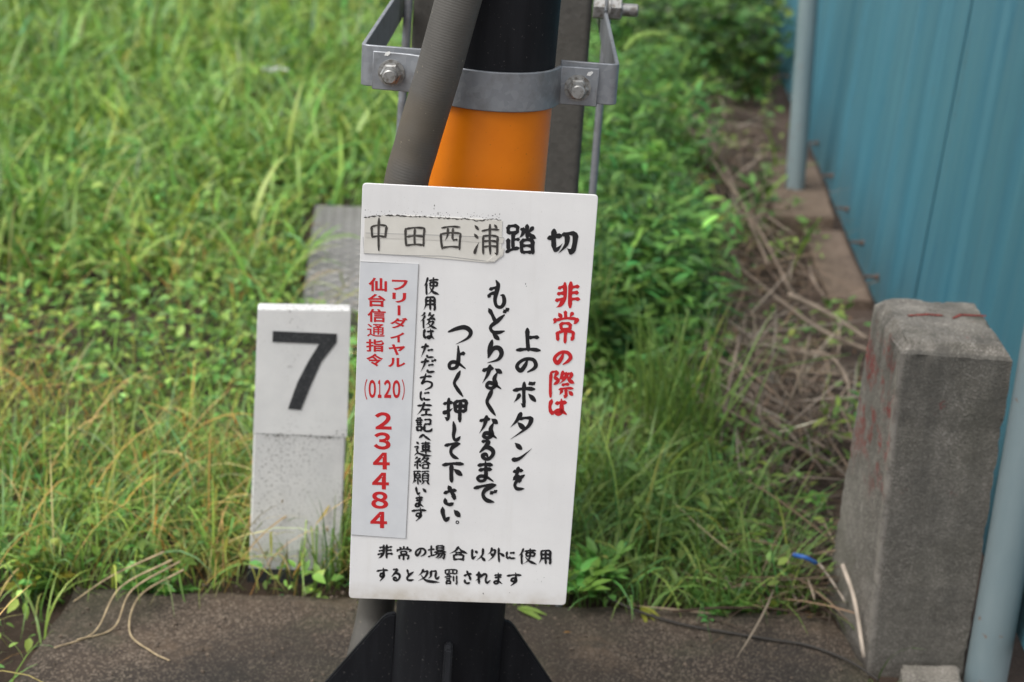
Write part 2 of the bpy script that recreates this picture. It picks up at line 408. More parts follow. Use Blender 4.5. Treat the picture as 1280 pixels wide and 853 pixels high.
for sx, sy in ((-1, 1), (1, 1), (-1, -1), (1, -1)):
    x = bx + sx * abs(ab.x - bx); y = POLE_Y + (0.085 if sy > 0 else -0.135)
    b = prism_bm((x, y, 0.022), (0, 0, 1), 0.018, 0.019, 6, chamfer=0.002)
    tube_bm([(x, y, 0.04), (x, y, 0.062)], 0.011, 14, bm=b)
    obj('anchor_bolt', b, M['rust'], pole, auto=35)

# ------------------------------------------------------------------ galvanised clamp bracket
FLAT_Y = POLE_Y + 0.004
BR = 0.0030                                         # half plate thickness
ZC = at_y(608, 98, FLAT_Y).z                  # band centre height at the pole front
zl_t, zl_b = at_y(470, 60, 2.10).z, at_y(470, 112, 2.10).z
HB = 0.026
bc = Vector((pole_x(ZC), POLE_Y, ZC))
br = empty('pole_bracket', bc, 'galvanised steel clamp band bolted round the black pole above the sign', 'bracket')
def strip_bm(path, z_of, h, t):
    """vertical flat bar following a plan path"""
    b = bmesh.new(); rows = []
    P = [Vector((p[0], p[1], 0)) for p in path]
    for i, p in enumerate(P):
        tg = (P[min(i + 1, len(P) - 1)] - P[max(i - 1, 0)]).normalized(); nrm = Vector((-tg.y, tg.x, 0))
        z = z_of(p.x)
        rows.append([b.verts.new((p.x + nrm.x * s * t, p.y + nrm.y * s * t, z + e * h)) for s, e in ((-1, -1), (1, -1), (1, 1), (-1, 1))])
    for a, c in zip(rows, rows[1:]):
        for k in range(4): b.faces.new((a[k], a[(k + 1) % 4], c[(k + 1) % 4], c[k]))
    b.faces.new(rows[0][::-1]); b.faces.new(rows[-1])
    return b
XL, XR = at_y(466, 90, FLAT_Y).x, at_y(748, 100, FLAT_Y).x      # outer ends of the clamp lugs
XM = (XL + XR) / 2
TILT = (at_y(750, 110, FLAT_Y).z - at_y(466, 87, FLAT_Y).z) / (XR - XL)
zf = lambda x: ZC + (x - XM) * TILT * 0.9
def clamp_path(sign, gap):
    pts = []
    r = PR + 0.005
    half = math.acos(min(1, 0.055 / r))
    cy = POLE_Y
    a0 = math.asin(min(1, (POLE_Y - FLAT_Y + 0.018) / r))
    pts.append((XL, FLAT_Y - gap)); pts.append((XM - r * math.cos(a0) - 0.030, FLAT_Y - gap))
    pts.append((XM - r * math.cos(a0) - 0.014, FLAT_Y - gap - 0.003))
    for k in range(25):
        a = math.pi + a0 + (math.pi - 2 * a0) * k / 24
        pts.append((bc.x + r * math.cos(a), cy + r * math.sin(a)))
    pts.append((XM + r * math.cos(a0) + 0.014, FLAT_Y - gap - 0.003)); pts.append((XM + r * math.cos(a0) + 0.030, FLAT_Y - gap))
    pts.append((XR, FLAT_Y - gap)); return pts
o = obj('clamp_band', strip_bm(clamp_path(1, 0.004), zf, HB, BR), M['galv'], br, auto=30)
md = o.modifiers.new('edge', 'BEVEL'); md.width = 0.0012; md.segments = 2; md.limit_method = 'ANGLE'
# strap loop running back to the pillar
AXL, AXR = at_y(453, 80, FLAT_Y).x, at_y(771, 95, FLAT_Y).x
def loop_arm(x_in, x_out):
    s = 1 if x_out > x_in else -1; r = 0.010
    pts = [(x_in, FLAT_Y + 0.005)]
    for k in range(7):
        a = math.pi / 2 * k / 6
        pts.append((x_out - s * r + s * r * math.sin(a), FLAT_Y + 0.005 + r - r * math.cos(a)))
    pts.append((x_out, 3.02)); return pts
for x_in, x_out in ((bc.x - 0.0905, AXL), (bc.x + 0.0905, AXR)):
    o = obj('strap_arm', strip_bm(loop_arm(x_in, x_out), lambda x: zf(x) + 0.004, HB + 0.002, BR), M['galv'], br, auto=30)
    md = o.modifiers.new('edge', 'BEVEL'); md.width = 0.0012; md.segments = 2; md.limit_method = 'ANGLE'
def hexbolt(p, axis, name='bolt', s=1.0, back=True):
    a = Vector(axis).normalized(); p = Vector(p)
    b = prism_bm(p, a, 0.003 * s, 0.0165 * s, 24)
    prism_bm(p + a * 0.003 * s, a, 0.011 * s, 0.0135 * s, 6, bm=b, chamfer=0.002 * s, phase=0.3)
    prism_bm(p + a * 0.013 * s, a, 0.019 * s, 0.0088 * s, 18, bm=b, chamfer=0.0015 * s)
    return obj(name, b, M['bolt'], br, auto=32)
for px, py in ((489, 92), (722, 111)):
    q = at_y(px, py, FLAT_Y - 0.012)
    hexbolt((q.x, FLAT_Y - 0.004 - BR, q.z), (0, -1, 0), s=1.1)
    ch = bmesh.new()                                           # white paint tick next to the nut
    c0 = at_y(px - 5 if px < 600 else px + 15, py - 25 if px < 600 else py - 19, FLAT_Y - 0.008); yy = FLAT_Y - 0.004 - BR - 0.0006
    vs = [ch.verts.new((c0.x + dx, yy, c0.z + dz)) for dx, dz in ((-.004, -.003), (.001, -.0035), (.005, .001), (.003, .003), (-.002, .0015))]
    ch.faces.new(vs); obj('paint_tick', ch, M['chalk'], br)
q = at_y(772, 12, 2.72); q.x = AXR
b = prism_bm((q.x + BR, q.y, q.z), (1, 0, 0), 0.004, 0.021, 24)
prism_bm((q.x + BR + .004, q.y, q.z), (1, 0, 0), 0.019, 0.0185, 6, bm=b, chamfer=0.002)
prism_bm((q.x + BR + .020, q.y, q.z), (1, 0, 0), 0.030, 0.0105, 18, bm=b, chamfer=0.002)
prism_bm((q.x - BR, q.y, q.z), (-1, 0, 0), 0.018, 0.0185, 6, bm=b, chamfer=0.002)
obj('bolt', b, M['bolt'], br, auto=32)

# ------------------------------------------------------------------ grey pillar behind the pole, rods, conduit
PIL_Y = BACK_Y + 0.05
pl, prr = at_y(515, 30, PIL_Y).x, at_y(739, 30, PIL_Y).x
pl2, pr2 = at_y(481, 745, PIL_Y).x, at_y(684, 745, PIL_Y).x
zt = at_y(640, 30, PIL_Y).z
def pill(z): 
    k = (z) / zt; return pl2 + (pl - pl2) * k, pr2 + (prr - pr2) * k
zz0, zz1 = -0.3, 2.4
a0, b0 = pill(zz0); a1, b1 = pill(zz1)
bm = box_bm([(a0, PIL_Y, zz0), (b0, PIL_Y, zz0), (b0, PIL_Y + .14, zz0), (a0, PIL_Y + .14, zz0), (a1, PIL_Y, zz1), (b1, PIL_Y, zz1), (b1, PIL_Y + .14, zz1), (a1, PIL_Y + .14, zz1)], 0.012, 3)
tag(obj('grey_pillar', bm, M['pillar'], auto=35), 'plain dark grey square pillar standing behind the black pole', 'pillar')
for (xa, ya), (xb, yb), rr, lab in (((509, 30), (492, 300), 0.0075, 'thin grey metal rod standing at the conduit side of the pillar'),
                                     ((758, 30), (741, 237), 0.0068, 'thin grey metal rod running down behind the sign corner inside the loose bolt arm')):
    yR = PIL_Y - 0.03
    p0, p1 = at_y(xa, ya, yR), at_y(xb, yb, yR); d = (p1 - p0) / (p1.z - p0.z)
    tag(obj('metal_rod', tube_bm([p0 + d * (2.3 - p0.z), p0 + d * (-0.1 - p0.z)], rr, 12), M['galv'], auto=40), lab, 'rod')
# flexible conduit
cp = [at_y(612, -160, 2.115), at_y(592, -60, 2.10), at_y(573, 0, 2.092), at_y(548, 90, 2.088), at_y(521, 180, 2.090), at_y(505, 245, 2.094), at_y(487, 400, 2.13), at_y(477, 560, 2.18),
      at_y(474, 690, 2.28), at_y(470, 760, 2.33), at_y(452, 840, 2.31), at_z(442, 890, -0.02)]
path = smooth_path(cp, 34)
CRAD = 0.0290
rad, arc = [], []
acc = 0
for i, p in enumerate(path):
    if i: acc += (path[i] - path[i - 1]).length
    rad.append(CRAD); arc.append(acc)
dense = path
co_ = obj('flexible_conduit', tube_bm(dense, CRAD, 32, rad=rad), M['conduit'], auto=60)
fa = co_.data.attributes.new('along', 'FLOAT', 'POINT'); fa.data.foreach_set('value', np.repeat(np.array(arc), 32).astype(np.float32))
tag(co_, 'grey brown flexible cable conduit running down in front of the clamp', 'conduit')

# ------------------------------------------------------------------ sign board
sign_n = Vector((0.02, -1, 0)).normalized()
sp0 = at_y(596, 490, SIGN_Y)
def on_sign(px, py): return at_plane(px, py, sp0, sign_n)
scorn = [on_sign(436, 748), on_sign(707, 757), on_sign(748, 244), on_sign(453, 229)]   # bl br tr tl
ux = ((scorn[1] - scorn[0]) + (scorn[2] - scorn[3])).normalized()
uz = sign_n.cross(ux).normalized()
if uz.z < 0: uz = -uz
SM = Matrix.Translation(scorn[0]) @ Matrix((( ux.x, -sign_n.x, uz.x), (ux.y, -sign_n.y, uz.y), (ux.z, -sign_n.z, uz.z))).to_4x4()
SMI = SM.inverted()
def s2(px, py):
    p = SMI @ on_sign(px, py); return p.x, p.z
sign = empty('sign_board', (0, 0, 0), 'white emergency button notice with brush lettering, fixed in front of the black pole', 'sign')
sign.matrix_world = SM
def sobj(name, verts, faces, mat, parent=sign, thick=0.0):
    me = bpy.data.meshes.new(name); me.from_pydata(verts, [], faces); me.update(); me.materials.append(mat)
    o = bpy.data.objects.new(name, me); C.objects.link(o); o.parent = parent
    return o
def rounded(poly, r, n=5):
    out = []
    for i in range(len(poly)):
        a, b, c = (Vector(poly[i - 1]), Vector(poly[i]), Vector(poly[(i + 1) % len(poly)]))
        p, q = b + (a - b).normalized() * r, b + (c - b).normalized() * r
        for k in range(n + 1):
            t = k / n; out.append((p * (1 - t) ** 2 + b * 2 * t * (1 - t) + q * t * t)[:])
    return out
def slab(name, poly, y0, y1, mat, parent=sign):
    """polygon (x,z) in the sign's plane; front face at y1 (negative = towards viewer), back at y0"""
    n = len(poly)
    v = [(x, y1, z) for x, z in poly] + [(x, y0, z) for x, z in poly]
    f = [tuple(range(n)), tuple(range(2 * n - 1, n - 1, -1))] + [(i, i + n, (i + 1) % n + n, (i + 1) % n) for i in range(n)]
    return sobj(name, v, f, mat, parent)
board = slab('panel', rounded([s2(436, 748), s2(707, 757), s2(748, 244), s2(453, 229)], 0.006), 0.003, 0.0, M['white'])
md = board.modifiers.new('edge', 'BEVEL'); md.width = 0.0008; md.segments = 2; md.limit_method = 'ANGLE'; md.angle_limit = R(50)
for zz in (0.12, 0.47):                                          # bands holding the board to the pole
    p = SM @ Vector((0.15, 0, zz)); x0 = pole_x(p.z)
    b = tube_bm([(x0, POLE_Y, p.z - 0.012), (x0, POLE_Y, p.z + 0.012)], PR + 0.003, 40)
    aabox(x0 - 0.02, x0 + 0.02, p.y + 0.004, POLE_Y - PR, p.z - 0.012, p.z + 0.012, bm=b)
    o = obj('mounting_band', b, M['galv']); o.parent = sign; o.matrix_parent_inverse = SMI
# pale sheet with the telephone number
sheet = slab('number_sheet', [s2(439, 668), s2(507, 673), s2(523, 330), s2(450.5, 327)], -0.0002, -0.0008, M['panel'])
def line(pts, w, y, mat, name, parent):
    vs, fs = [], []
    P = [Vector(p) for p in pts]
    for i, p in enumerate(P):
        t = (P[min(i + 1, len(P) - 1)] - P[max(i - 1, 0)]).normalized(); nn = Vector((-t.y, t.x)); ww = w[i] if isinstance(w, list) else w
        vs += [(p.x + nn.x * ww, y, p.y + nn.y * ww), (p.x - nn.x * ww, y, p.y - nn.y * ww)]
    for i in range(len(P) - 1): fs.append((2 * i, 2 * i + 1, 2 * i + 3, 2 * i + 2))
    return sobj(name, vs, fs, mat, parent)
line([s2(450.5, 327), s2(523.3, 330), s2(507.4, 673), s2(439, 668.5)], 0.00045, -0.0010, M['edge'], 'sheet_edge', sheet)
# paper tape with the place name
tp = [(455, 316.5), (471, 317), (505, 319), (540, 322), (575, 325), (606, 328), (618, 327.5), (627, 320), (627, 300), (628, 276), (600, 274), (560, 272), (520, 270), (484, 269), (456, 273)]
tape = slab('name_tape', [s2(*p) for p in tp], -0.0002, -0.0009, M['tape'])
slab('tape_strip', [s2(457, 297), s2(540, 300), s2(629, 304), s2(630, 297), s2(540, 293.5), s2(457, 291)], -0.0009, -0.0012, M['film'], tape)
slab('tape_strip', [s2(606, 328), s2(618, 327.5), s2(629, 319), s2(630, 309), s2(622, 317), s2(614, 322.5)], -0.0009, -0.0012, M['film'], tape)
line([s2(457, 291), s2(540, 293.5), s2(630, 297)], 0.0003, -0.00135, M['edge'], 'tape_edge', tape)
line([s2(454, 296), s2(455, 316.5), s2(505, 319), s2(556, 320), s2(618, 327.5), s2(628, 318)], 0.0003, -0.0012, M['edge'], 'tape_edge', tape)
rag, rw = [], []
rr_ = random.Random(3)
for k in range(80):
    t = k / 79; x = 455 + t * 172
    y = 272 - 3.6 * min(1, t * 6) + max(0, t - 0.12) * 8.5 + rr_.uniform(-.7, .7) + (1.6 * math.sin(t * 25) if t > .8 else 0)
    rag.append(s2(x, y)); rw.append(rr_.choice((0.0002, 0.0004, 0.0007, 0.0010)))
line(rag, rw, -0.0013, M['grime'], 'grime_line', tape)
# loose specks of grime above the tape
vs, fs = [], []
for k in range(120):
    t = rr_.random(); x = 456 + t * 172; y = 270 - rr_.random() ** 1.5 * 8 + t * 5; sx, sz = s2(x, y); r_ = rr_.uniform(.0002, .0006); b_ = len(vs)
    vs += [(sx + r_ * math.cos(a) * rr_.uniform(.6, 1.6), -0.00030, sz + r_ * math.sin(a)) for a in (0.3, 1.6, 2.8, 4.0, 5.3)]; fs.append(tuple(range(b_, b_ + 5)))
for (x, y, r_) in ((543, 257, .0011), (542.5, 261, .0008), (657, 355, .0010), (658, 358, .0007), (604, 742, .0012), (672, 724, .0005), (680, 722, .0006), (677, 727, .0006), (637, 741, .0007), (470, 330, .0004), (566, 560, .0003), (690, 560, .0004)):
    sx, sz = s2(x, y); b_ = len(vs)
    vs += [(sx + r_ * math.cos(a) * .5, -0.0003, sz + r_ * math.sin(a) * 1.3) for a in (0.3, 1.6, 2.8, 4.0, 5.3)]; fs.append(tuple(range(b_, b_ + 5)))
sobj('grime_specks', vs, fs, M['grime'])['kind'] = 'stuff'

# brush lettering: each character is a set of strokes in a 100 x 100 box (x right, y down)
PROF = {'h': (0.55, 1.0, 0.72, 0.66, 0.70, 0.95, 1.0, 0.45), 'v': (0.6, 1.15, 1.0, 0.92, 0.92, 0.95, 1.0, 0.55), 'p': (0.7, 1.15, 1.05, 0.9, 0.72, 0.5, 0.25, 0.06),
        'n': (0.25, 0.45, 0.7, 0.95, 1.2, 1.3, 0.9, 0.1), 'd': (0.25, 0.7, 1.1, 1.25, 1.2, 1.0, 0.5), 'k': (0.35, 0.95, 1.1, 1.0, 0.85, 0.8, 0.85, 0.95, 1.0, 0.8, 0.3),
        'l': (0.4, 0.8, 1.0, 1.15, 1.2, 1.2, 1.1, 0.95, 0.7, 0.4, 0.1), 'b': (0.9, 1.25, 1.15, 0.95, 0.75, 0.5, 0.25, 0.08), 'c': (1, 1, 1)}
G = {
'も': 'k50,0 60,18 50,45 42,72 52,95 78,98 95,80 90,58 74,54;h14,34 66,27;h4,62 20,50 58,46', 'ど': 'k5,3 22,30 38,58;k82,28 45,52 14,76 22,95 50,98 82,92;d80,6 88,18;d92,0 100,12',
'と': 'k12,0 24,30 38,52;k92,22 48,48 14,74 22,95 55,99 95,92', 'ら': 'd40,0 78,18;l38,20 24,48 12,80;l12,80 45,48 80,48 94,66 72,86 8,100',
'な': 'h4,24 56,12;p40,0 26,40 2,78;d66,14 96,32;k74,32 62,58 68,84 46,98 24,92 34,76 60,82 92,98', 'く': 'k70,0 45,25 24,46 48,70 92,98',
'る': 'h22,8 72,5;p72,5 42,34 6,66;k8,64 48,36 90,48 94,74 66,97 34,95 28,80 48,74 64,90', 'ま': 'h8,22 92,17;h14,44 86,38;k52,0 54,40 52,70 46,92 18,97 4,84 24,72 60,78 97,97',
'で': 'h0,24 96,6;k96,6 54,28 40,60 54,88 88,98;d74,40 83,54;d90,34 99,47', 'つ': 'l0,34 36,14 74,6 98,32 84,66 34,100', 'よ': 'k54,0 57,45 54,75 40,96 10,98 2,82 22,70 55,76 98,98;h56,40 94,30',
'し': 'k20,0 30,40 22,75 36,98 66,95 98,80', 'て': 'h0,18 97,5;k97,5 50,30 38,60 55,88 88,100', 'さ': 'h4,40 92,22;k36,0 58,32 86,66;b86,66 58,58;k12,68 16,92 46,99 74,92',
'い': 'k4,0 6,45 20,88 40,68;d68,18 98,62', 'の': 'k56,14 44,55 20,90 4,66 14,36 46,12 82,14 98,46 86,76 54,100', 'は': 'k14,5 4,50 12,98;k12,98 26,78;h36,30 98,24;k68,2 71,50 70,80 52,97 36,86 50,74 76,80 99,98',
'を': 'h10,24 82,15;p50,0 36,30 8,60;k10,58 42,40 58,50 54,70;k94,36 50,56 22,78 38,97 90,97', 'ボ': 'h0,34 94,27;v48,2 48,98;p50,99 34,86;p28,48 18,66 2,82;d66,50 97,76;d70,0 78,12;d85,0 93,9',
'タ': 'p46,0 30,28 2,56;h38,22 96,18;p94,18 70,55 2,100;d34,38 64,64', 'ン': 'd18,2 52,32;b4,92 40,82 100,30', '上': 'v46,0 50,96;h52,42 94,37;h0,96 100,95', '下': 'h0,14 100,8;v44,12 42,100;d56,36 92,64',
'切': 'h0,42 48,28;v20,5 20,82;b20,84 32,84 50,64;h50,26 96,18;v95,18 92,60 84,97;b84,97 66,80;p68,24 62,65 36,100',
'踏': 'v8,8 10,32;h8,10 42,6;v42,6 39,30;h10,31 40,29;v26,30 25,84;h26,54 46,51;v9,52 9,88;h0,98 46,80;v73,0 73,46;h50,17 65,14;p65,14 58,34 46,46;p94,8 84,20 76,24;n74,20 84,36 102,46;v55,54 55,100;h55,55 92,53;v92,52 91,100;h57,75 90,74;h57,97 90,96',
'非': 'v40,2 40,58 28,84 ;p30,76 20,90 4,100;v63,0 60,100;h12,24 40,18;h8,48 40,42;h0,74 38,66;h62,22 98,15;h62,44 94,40;h62,68 100,66',
'常': 'v50,0 50,22;d22,8 34,22;p78,4 68,20;b8,24 6,36 0,42;h8,30 98,24;b98,24 90,36 82,42;v30,40 32,60;h30,42 70,40;v70,40 67,60;h32,59 67,58;v18,68 20,94;h18,70 82,66;v82,66 80,92;b80,93 70,84;v50,60 48,102',
'際': 'h10,6 36,4;p36,4 28,18 20,26;k20,26 38,38 22,52;v10,6 6,102;p56,2 48,24 38,36;h56,12 74,10;p74,10 62,32 42,50;d50,22 60,30;h76,12 96,8;p96,8 84,26 74,32;n72,14 82,34 102,46;h54,54 82,51;h42,70 97,66;v70,68 70,98;b70,99 58,90;p54,76 44,92;d82,76 96,92',
'押': 'h0,26 38,20;v22,0 22,92;b22,94 6,84;b0,66 22,58 40,44;v48,14 52,60;h48,16 96,11;v96,11 90,58;h52,37 92,35;h52,59 90,57;v71,14 68,102',
'使': 'p28,0 18,28 0,50;v18,32 18,102;h36,17 99,12;v42,29 45,51;h42,30 91,27;v91,27 88,49;h45,50 88,48;p66,0 64,50 52,80 26,100;n38,56 60,82 102,100',
'用': 'p20,6 20,60 2,100;h20,8 87,5;v87,5 88,96;b88,97 74,88;h22,34 86,32;h20,61 86,58;v54,8 54,98',
'後': 'p28,0 18,14 2,24;p30,22 18,42 0,58;v20,46 20,102;p64,0 48,20;h48,20 68,18;p86,12 60,36 42,46;h42,46 86,40;d76,32 92,48;p58,48 50,66 32,82;h54,61 84,58;p84,58 66,84 34,102;n48,68 70,88 102,102',
'左': 'h4,28 98,22;p48,0 34,50 0,94;h40,55 88,52;v62,54 60,94;h26,95 100,92', '記': 'h8,4 32,2;h0,20 42,17;h6,36 36,34;h6,50 36,48;v8,64 10,96;h8,66 37,64;v37,64 35,92;h10,94 35,91;h52,14 92,11;v92,11 89,46;h54,47 89,44;k54,46 52,84 64,96 90,94 100,74',
'連': 'h42,14 93,11;v50,24 50,58;h50,26 88,24;v88,24 86,58;h50,40 86,39;h50,56 86,55;h38,69 98,66;v69,0 69,84;d12,4 25,18;h2,38 25,34;k25,34 14,56 22,78;n0,96 20,80 60,95 103,95',
'絡': 'p24,0 6,22;p38,10 20,36 4,47;h4,47 38,40;d30,32 42,48;v22,44 22,100;p10,60 2,82;d32,60 44,78;p64,0 52,22 40,36;h62,14 88,11;p88,11 66,42 38,60;n56,22 76,44 102,58;v54,62 54,98;h54,64 88,62;v88,62 87,98;h54,95 87,94',
'願': 'h4,8 49,5;p10,8 10,60 0,98;p32,10 26,22;v18,24 18,55;h18,25 45,24;v45,24 45,55;h18,39 45,38;h18,54 45,53;v32,54 32,98;p20,66 10,88;d40,64 50,84;h54,6 100,3;p76,6 70,22;v60,22 60,76;h60,23 95,22;v95,22 95,76;h60,38 95,37;h60,55 95,54;h60,74 95,73;p68,76 62,88 50,100;d84,78 100,98',
'場': 'h0,36 36,30;v18,4 18,76;h0,86 38,70;v48,4 48,38;h48,5 86,3;v86,3 85,38;h48,21 85,20;h48,37 85,36;h34,51 100,47;p52,50 44,66 30,78;h50,62 92,60;v92,60 88,94;b88,97 76,90;p64,62 52,82 38,94;p80,62 68,86 50,100',
'合': 'p50,0 34,28 0,52;n50,2 68,30 103,50;h34,46 70,43;v24,60 26,100;h24,62 80,59;v80,59 77,100;h26,95 77,93', '以': 'v14,8 12,80;b12,84 40,60;d32,18 48,38;p86,0 80,54 38,100;n68,60 84,80 102,100',
'外': 'p24,0 18,28 0,50;h22,20 48,17;p48,17 34,60 0,98;d16,42 36,58;v67,0 67,102;n66,34 84,48 102,64', '処': 'p24,0 18,26 0,48;h22,20 46,17;p46,17 32,60 0,90;n10,44 40,86 102,98;p60,16 58,52 44,74;h60,16 86,13;k86,13 82,58 90,72 102,56',
'罰': 'v10,4 12,30;h10,5 92,2;v92,2 89,30;h12,30 89,28;v36,5 36,28;v63,5 63,28;h18,40 44,38;h6,53 56,50;h16,65 46,63;h16,75 46,73;v16,83 18,102;h16,84 47,82;v47,82 45,102;h18,99 45,98;v68,46 68,82;v91,40 91,98;b91,100 78,92',
'た': 'h4,28 62,18;p40,0 28,45 0,98;h54,48 94,43;k48,78 55,95 100,92', 'だ': 'h2,30 56,20;p36,2 26,45 0,98;h50,50 84,45;k44,78 50,95 92,93;d74,12 82,26;d90,6 98,20', 'ち': 'h4,28 92,18;k50,0 36,35 16,64 50,48 90,58 86,82 42,102',
'に': 'k14,8 6,55 14,96;b14,96 26,74;h42,28 90,22;k38,68 46,90 96,88', 'へ': 'k0,62 34,24 54,44 100,88', 'す': 'h0,26 100,18;k60,0 62,45 50,68 30,62 38,44 60,46 62,68 28,102',
'れ': 'v22,2 22,100;h2,32 38,26;p38,26 26,50 0,82;k24,58 56,24 74,30 68,70 78,94 102,72',
'中': 'v14,28 18,64;h14,30 88,26;v88,26 83,62;h18,62 83,59;v50,0 49,104', '田': 'v8,14 10,94;h8,16 96,11;v96,11 91,94;h10,92 91,89;v50,14 50,90;h10,53 93,50',
'西': 'h10,10 92,5;v6,34 12,100;h6,37 96,32;v96,32 90,100;h12,95 90,92;p38,10 36,40 24,64;v62,10 60,58;h60,60 80,58', '浦': 'd2,4 18,18;d0,34 14,48;b0,100 8,80 20,60;h32,24 100,18;v64,0 64,100;v38,38 36,100;h38,40 94,38;v94,38 93,100;b93,100 82,94;h38,58 93,57;h38,76 93,75;d80,0 92,12',
}
def cr(P, per):
    P = [P[0] * 2 - P[1]] + P + [P[-1] * 2 - P[-2]]; out = []
    for i in range(1, len(P) - 2):
        a, b, c, d = P[i - 1:i + 3]
        for k in range(per):
            t = k / per; out.append(0.5 * ((2 * b) + (c - a) * t + (2 * a - 5 * b + 4 * c - d) * t * t + (3 * b - a - 3 * c + d) * t ** 3))
    out.append(P[-2]); return out
class Lettering:
    def __init__(s): s.v, s.f, s.k = [], [], 0
    def char(s, ch, cx, cy, w, h, width, rnd, tilt=0.0, soft=1.0):
        """one brush character centred at photo position cx,cy (converted to the board's own plane)"""
        for st in G[ch].split(';'):
            st = st.strip(); pr = PROF[st[0]]
            P = [Vector((float(a) / 100, float(b) / 100)) for a, b in (q.split(',') for q in st[1:].split())]
            P = [p + Vector((rnd.uniform(-.014, .014), rnd.uniform(-.014, .014))) for p in P]
            per = 10 if len(P) < 4 else 7
            if len(P) == 2 and st[0] in 'hvp':               # slight brush arch
                m = (P[0] + P[1]) / 2; d = P[1] - P[0]; m += Vector((d.y, -d.x)) * (0.05 if st[0] == 'h' else -0.02); P = [P[0], m, P[1]]
            L = cr(P, per); n = len(L)
            mul = rnd.uniform(0.92, 1.08); base = len(s.v)
            yy = -0.0004 - 0.000012 * (s.k % 40) + s.off; s.k += 1
            # in photo pixels: width is measured isotropically
            Q = [Vector((cx + (p.x - .5) * w, cy + (p.y - .5) * h + (p.x - .5) * w * tilt)) for p in L]
            ring = []
            for i, q in enumerate(Q):
                t = (Q[min(i + 1, n - 1)] - Q[max(i - 1, 0)]).normalized(); nn = Vector((-t.y, t.x))
                u = i / (n - 1) * (len(pr) - 1); j = min(int(u), len(pr) - 2); ww = (pr[j] + (pr[j + 1] - pr[j]) * (u - j)) * width * mul * .5
                if st[0] == 'd': ww *= 1.0
                ring.append((q + nn * ww, q - nn * ww))
            t0 = (Q[1] - Q[0]).normalized(); t1 = (Q[-1] - Q[-2]).normalized()
            e0 = Q[0] - t0 * width * .22; e1 = Q[-1] + t1 * width * .18
            for p in [e0] + [x for r_ in ring for x in r_] + [e1]:
                a, b = s2(p.x, p.y); s.v.append((a, yy, b))
            s.f.append((base, base + 2, base + 1))
            for i in range(n - 1):
                k = base + 1 + 2 * i; s.f.append((k, k + 1, k + 3, k + 2))
            s.f.append((base + 2 * n + 1, base + 2 * n - 1, base + 2 * n))
    off = 0.0
    def build(s, name, mat, parent):
        # make every face look towards the viewer
        o = sobj(name, s.v, s.f, mat, parent); bm = bmesh.new(); bm.from_mesh(o.data)
        bm.normal_update()
        for f in bm.faces:
            if f.normal.y > 0: f.normal_flip()
        bm.to_mesh(o.data); bm.free(); return o
rnd = random.Random(5)
T_big = [('上', 660.3, 425, 30, 29), ('の', 658, 456.1, 25, 18), ('ボ', 656, 493, 28, 31), ('タ', 652.4, 532.7, 30, 33), ('ン', 651.8, 565.5, 25, 23), ('を', 648.2, 597.7, 16.5, 28),
         ('も', 620.3, 367.5, 22, 34), ('ど', 622.4, 400.6, 25, 31), ('ら', 618, 436.2, 20.6, 36), ('な', 615.2, 471.2, 25, 29), ('く', 612.7, 503, 15, 34), ('な', 610.8, 534, 23.5, 28), ('る', 607.7, 562.2, 19, 24), ('ま', 606.6, 589.4, 21, 26), ('で', 606.6, 616.3, 28, 23),
         ('つ', 574.7, 419, 29, 22.5), ('よ', 571.6, 447, 21, 28), ('く', 572, 480, 16, 33), ('押', 569.4, 512.2, 30.6, 28.7), ('し', 570, 538.8, 11, 23), ('て', 565.9, 563.2, 19, 19.5), ('下', 566.3, 590.4, 26, 24.4), ('さ', 563, 619, 17, 23.5), ('い', 563.7, 643.3, 22.6, 17.4)]
T_head = [('踏', 650.5, 298.8, 37, 36), ('切', 703, 301, 36, 31)]
T_red = [('非', 709.4, 368.8, 30, 32), ('常', 707, 408.2, 31, 39), ('の', 702.9, 446.9, 21, 17), ('際', 701.5, 480, 31, 33), ('は', 697.5, 508.5, 22, 20)]
T_small = [('使', 539.1, 357.7, 18.5, 21), ('用', 537.4, 379.3, 16.5, 16.5), ('後', 535.5, 400.3, 20, 19.5), ('は', 535.9, 417.2, 13.5, 12.5), ('た', 534, 438.4, 16, 18), ('だ', 535.3, 456.6, 19, 18), ('ち', 532.7, 477, 16.5, 20), ('に', 531.5, 494.5, 13.5, 13), ('左', 530.7, 511.5, 19, 17.2), ('記', 530, 531, 20.5, 17), ('へ', 530.9, 546.4, 14, 10), ('連', 528.4, 561, 21, 18.5), ('絡', 527.8, 578.6, 21, 15.4), ('願', 526.2, 597, 20.5, 17.4), ('い', 526.2, 613.7, 13, 10), ('ま', 524.1, 626.6, 10.5, 14), ('す', 523.7, 642.8, 17.5, 16),
           ('非', 481.4, 689.4, 18.5, 17.2), ('常', 504.8, 691.2, 18.5, 17), ('の', 525.5, 690, 13, 11), ('場', 546.4, 690, 22.5, 17), ('合', 573, 692, 21.5, 17), ('以', 597.2, 693.3, 18.5, 15.6), ('外', 620.2, 693.3, 20.5, 17.4), ('に', 638.4, 693.7, 12, 10), ('使', 659.3, 695.3, 22, 19), ('用', 681.6, 696.3, 17, 17.4),
           ('す', 477.9, 718, 13.7, 16), ('る', 494.6, 718.5, 11, 15), ('と', 512.6, 718.7, 10, 13.7), ('処', 536, 719.7, 26, 16.4), ('罰', 563.8, 720.9, 17.6, 18), ('さ', 584.9, 721.3, 10.5, 15.6), ('れ', 603.6, 721.8, 18, 15), ('ま', 622.6, 723.2, 10.7, 14), ('す', 642.7, 724, 18, 16)]
T_pen = [('中', 473.7, 291.8, 25, 40), ('田', 518.5, 295.3, 27, 27), ('西', 563.3, 296.7, 28, 29), ('浦', 608.3, 298.8, 31, 37)]
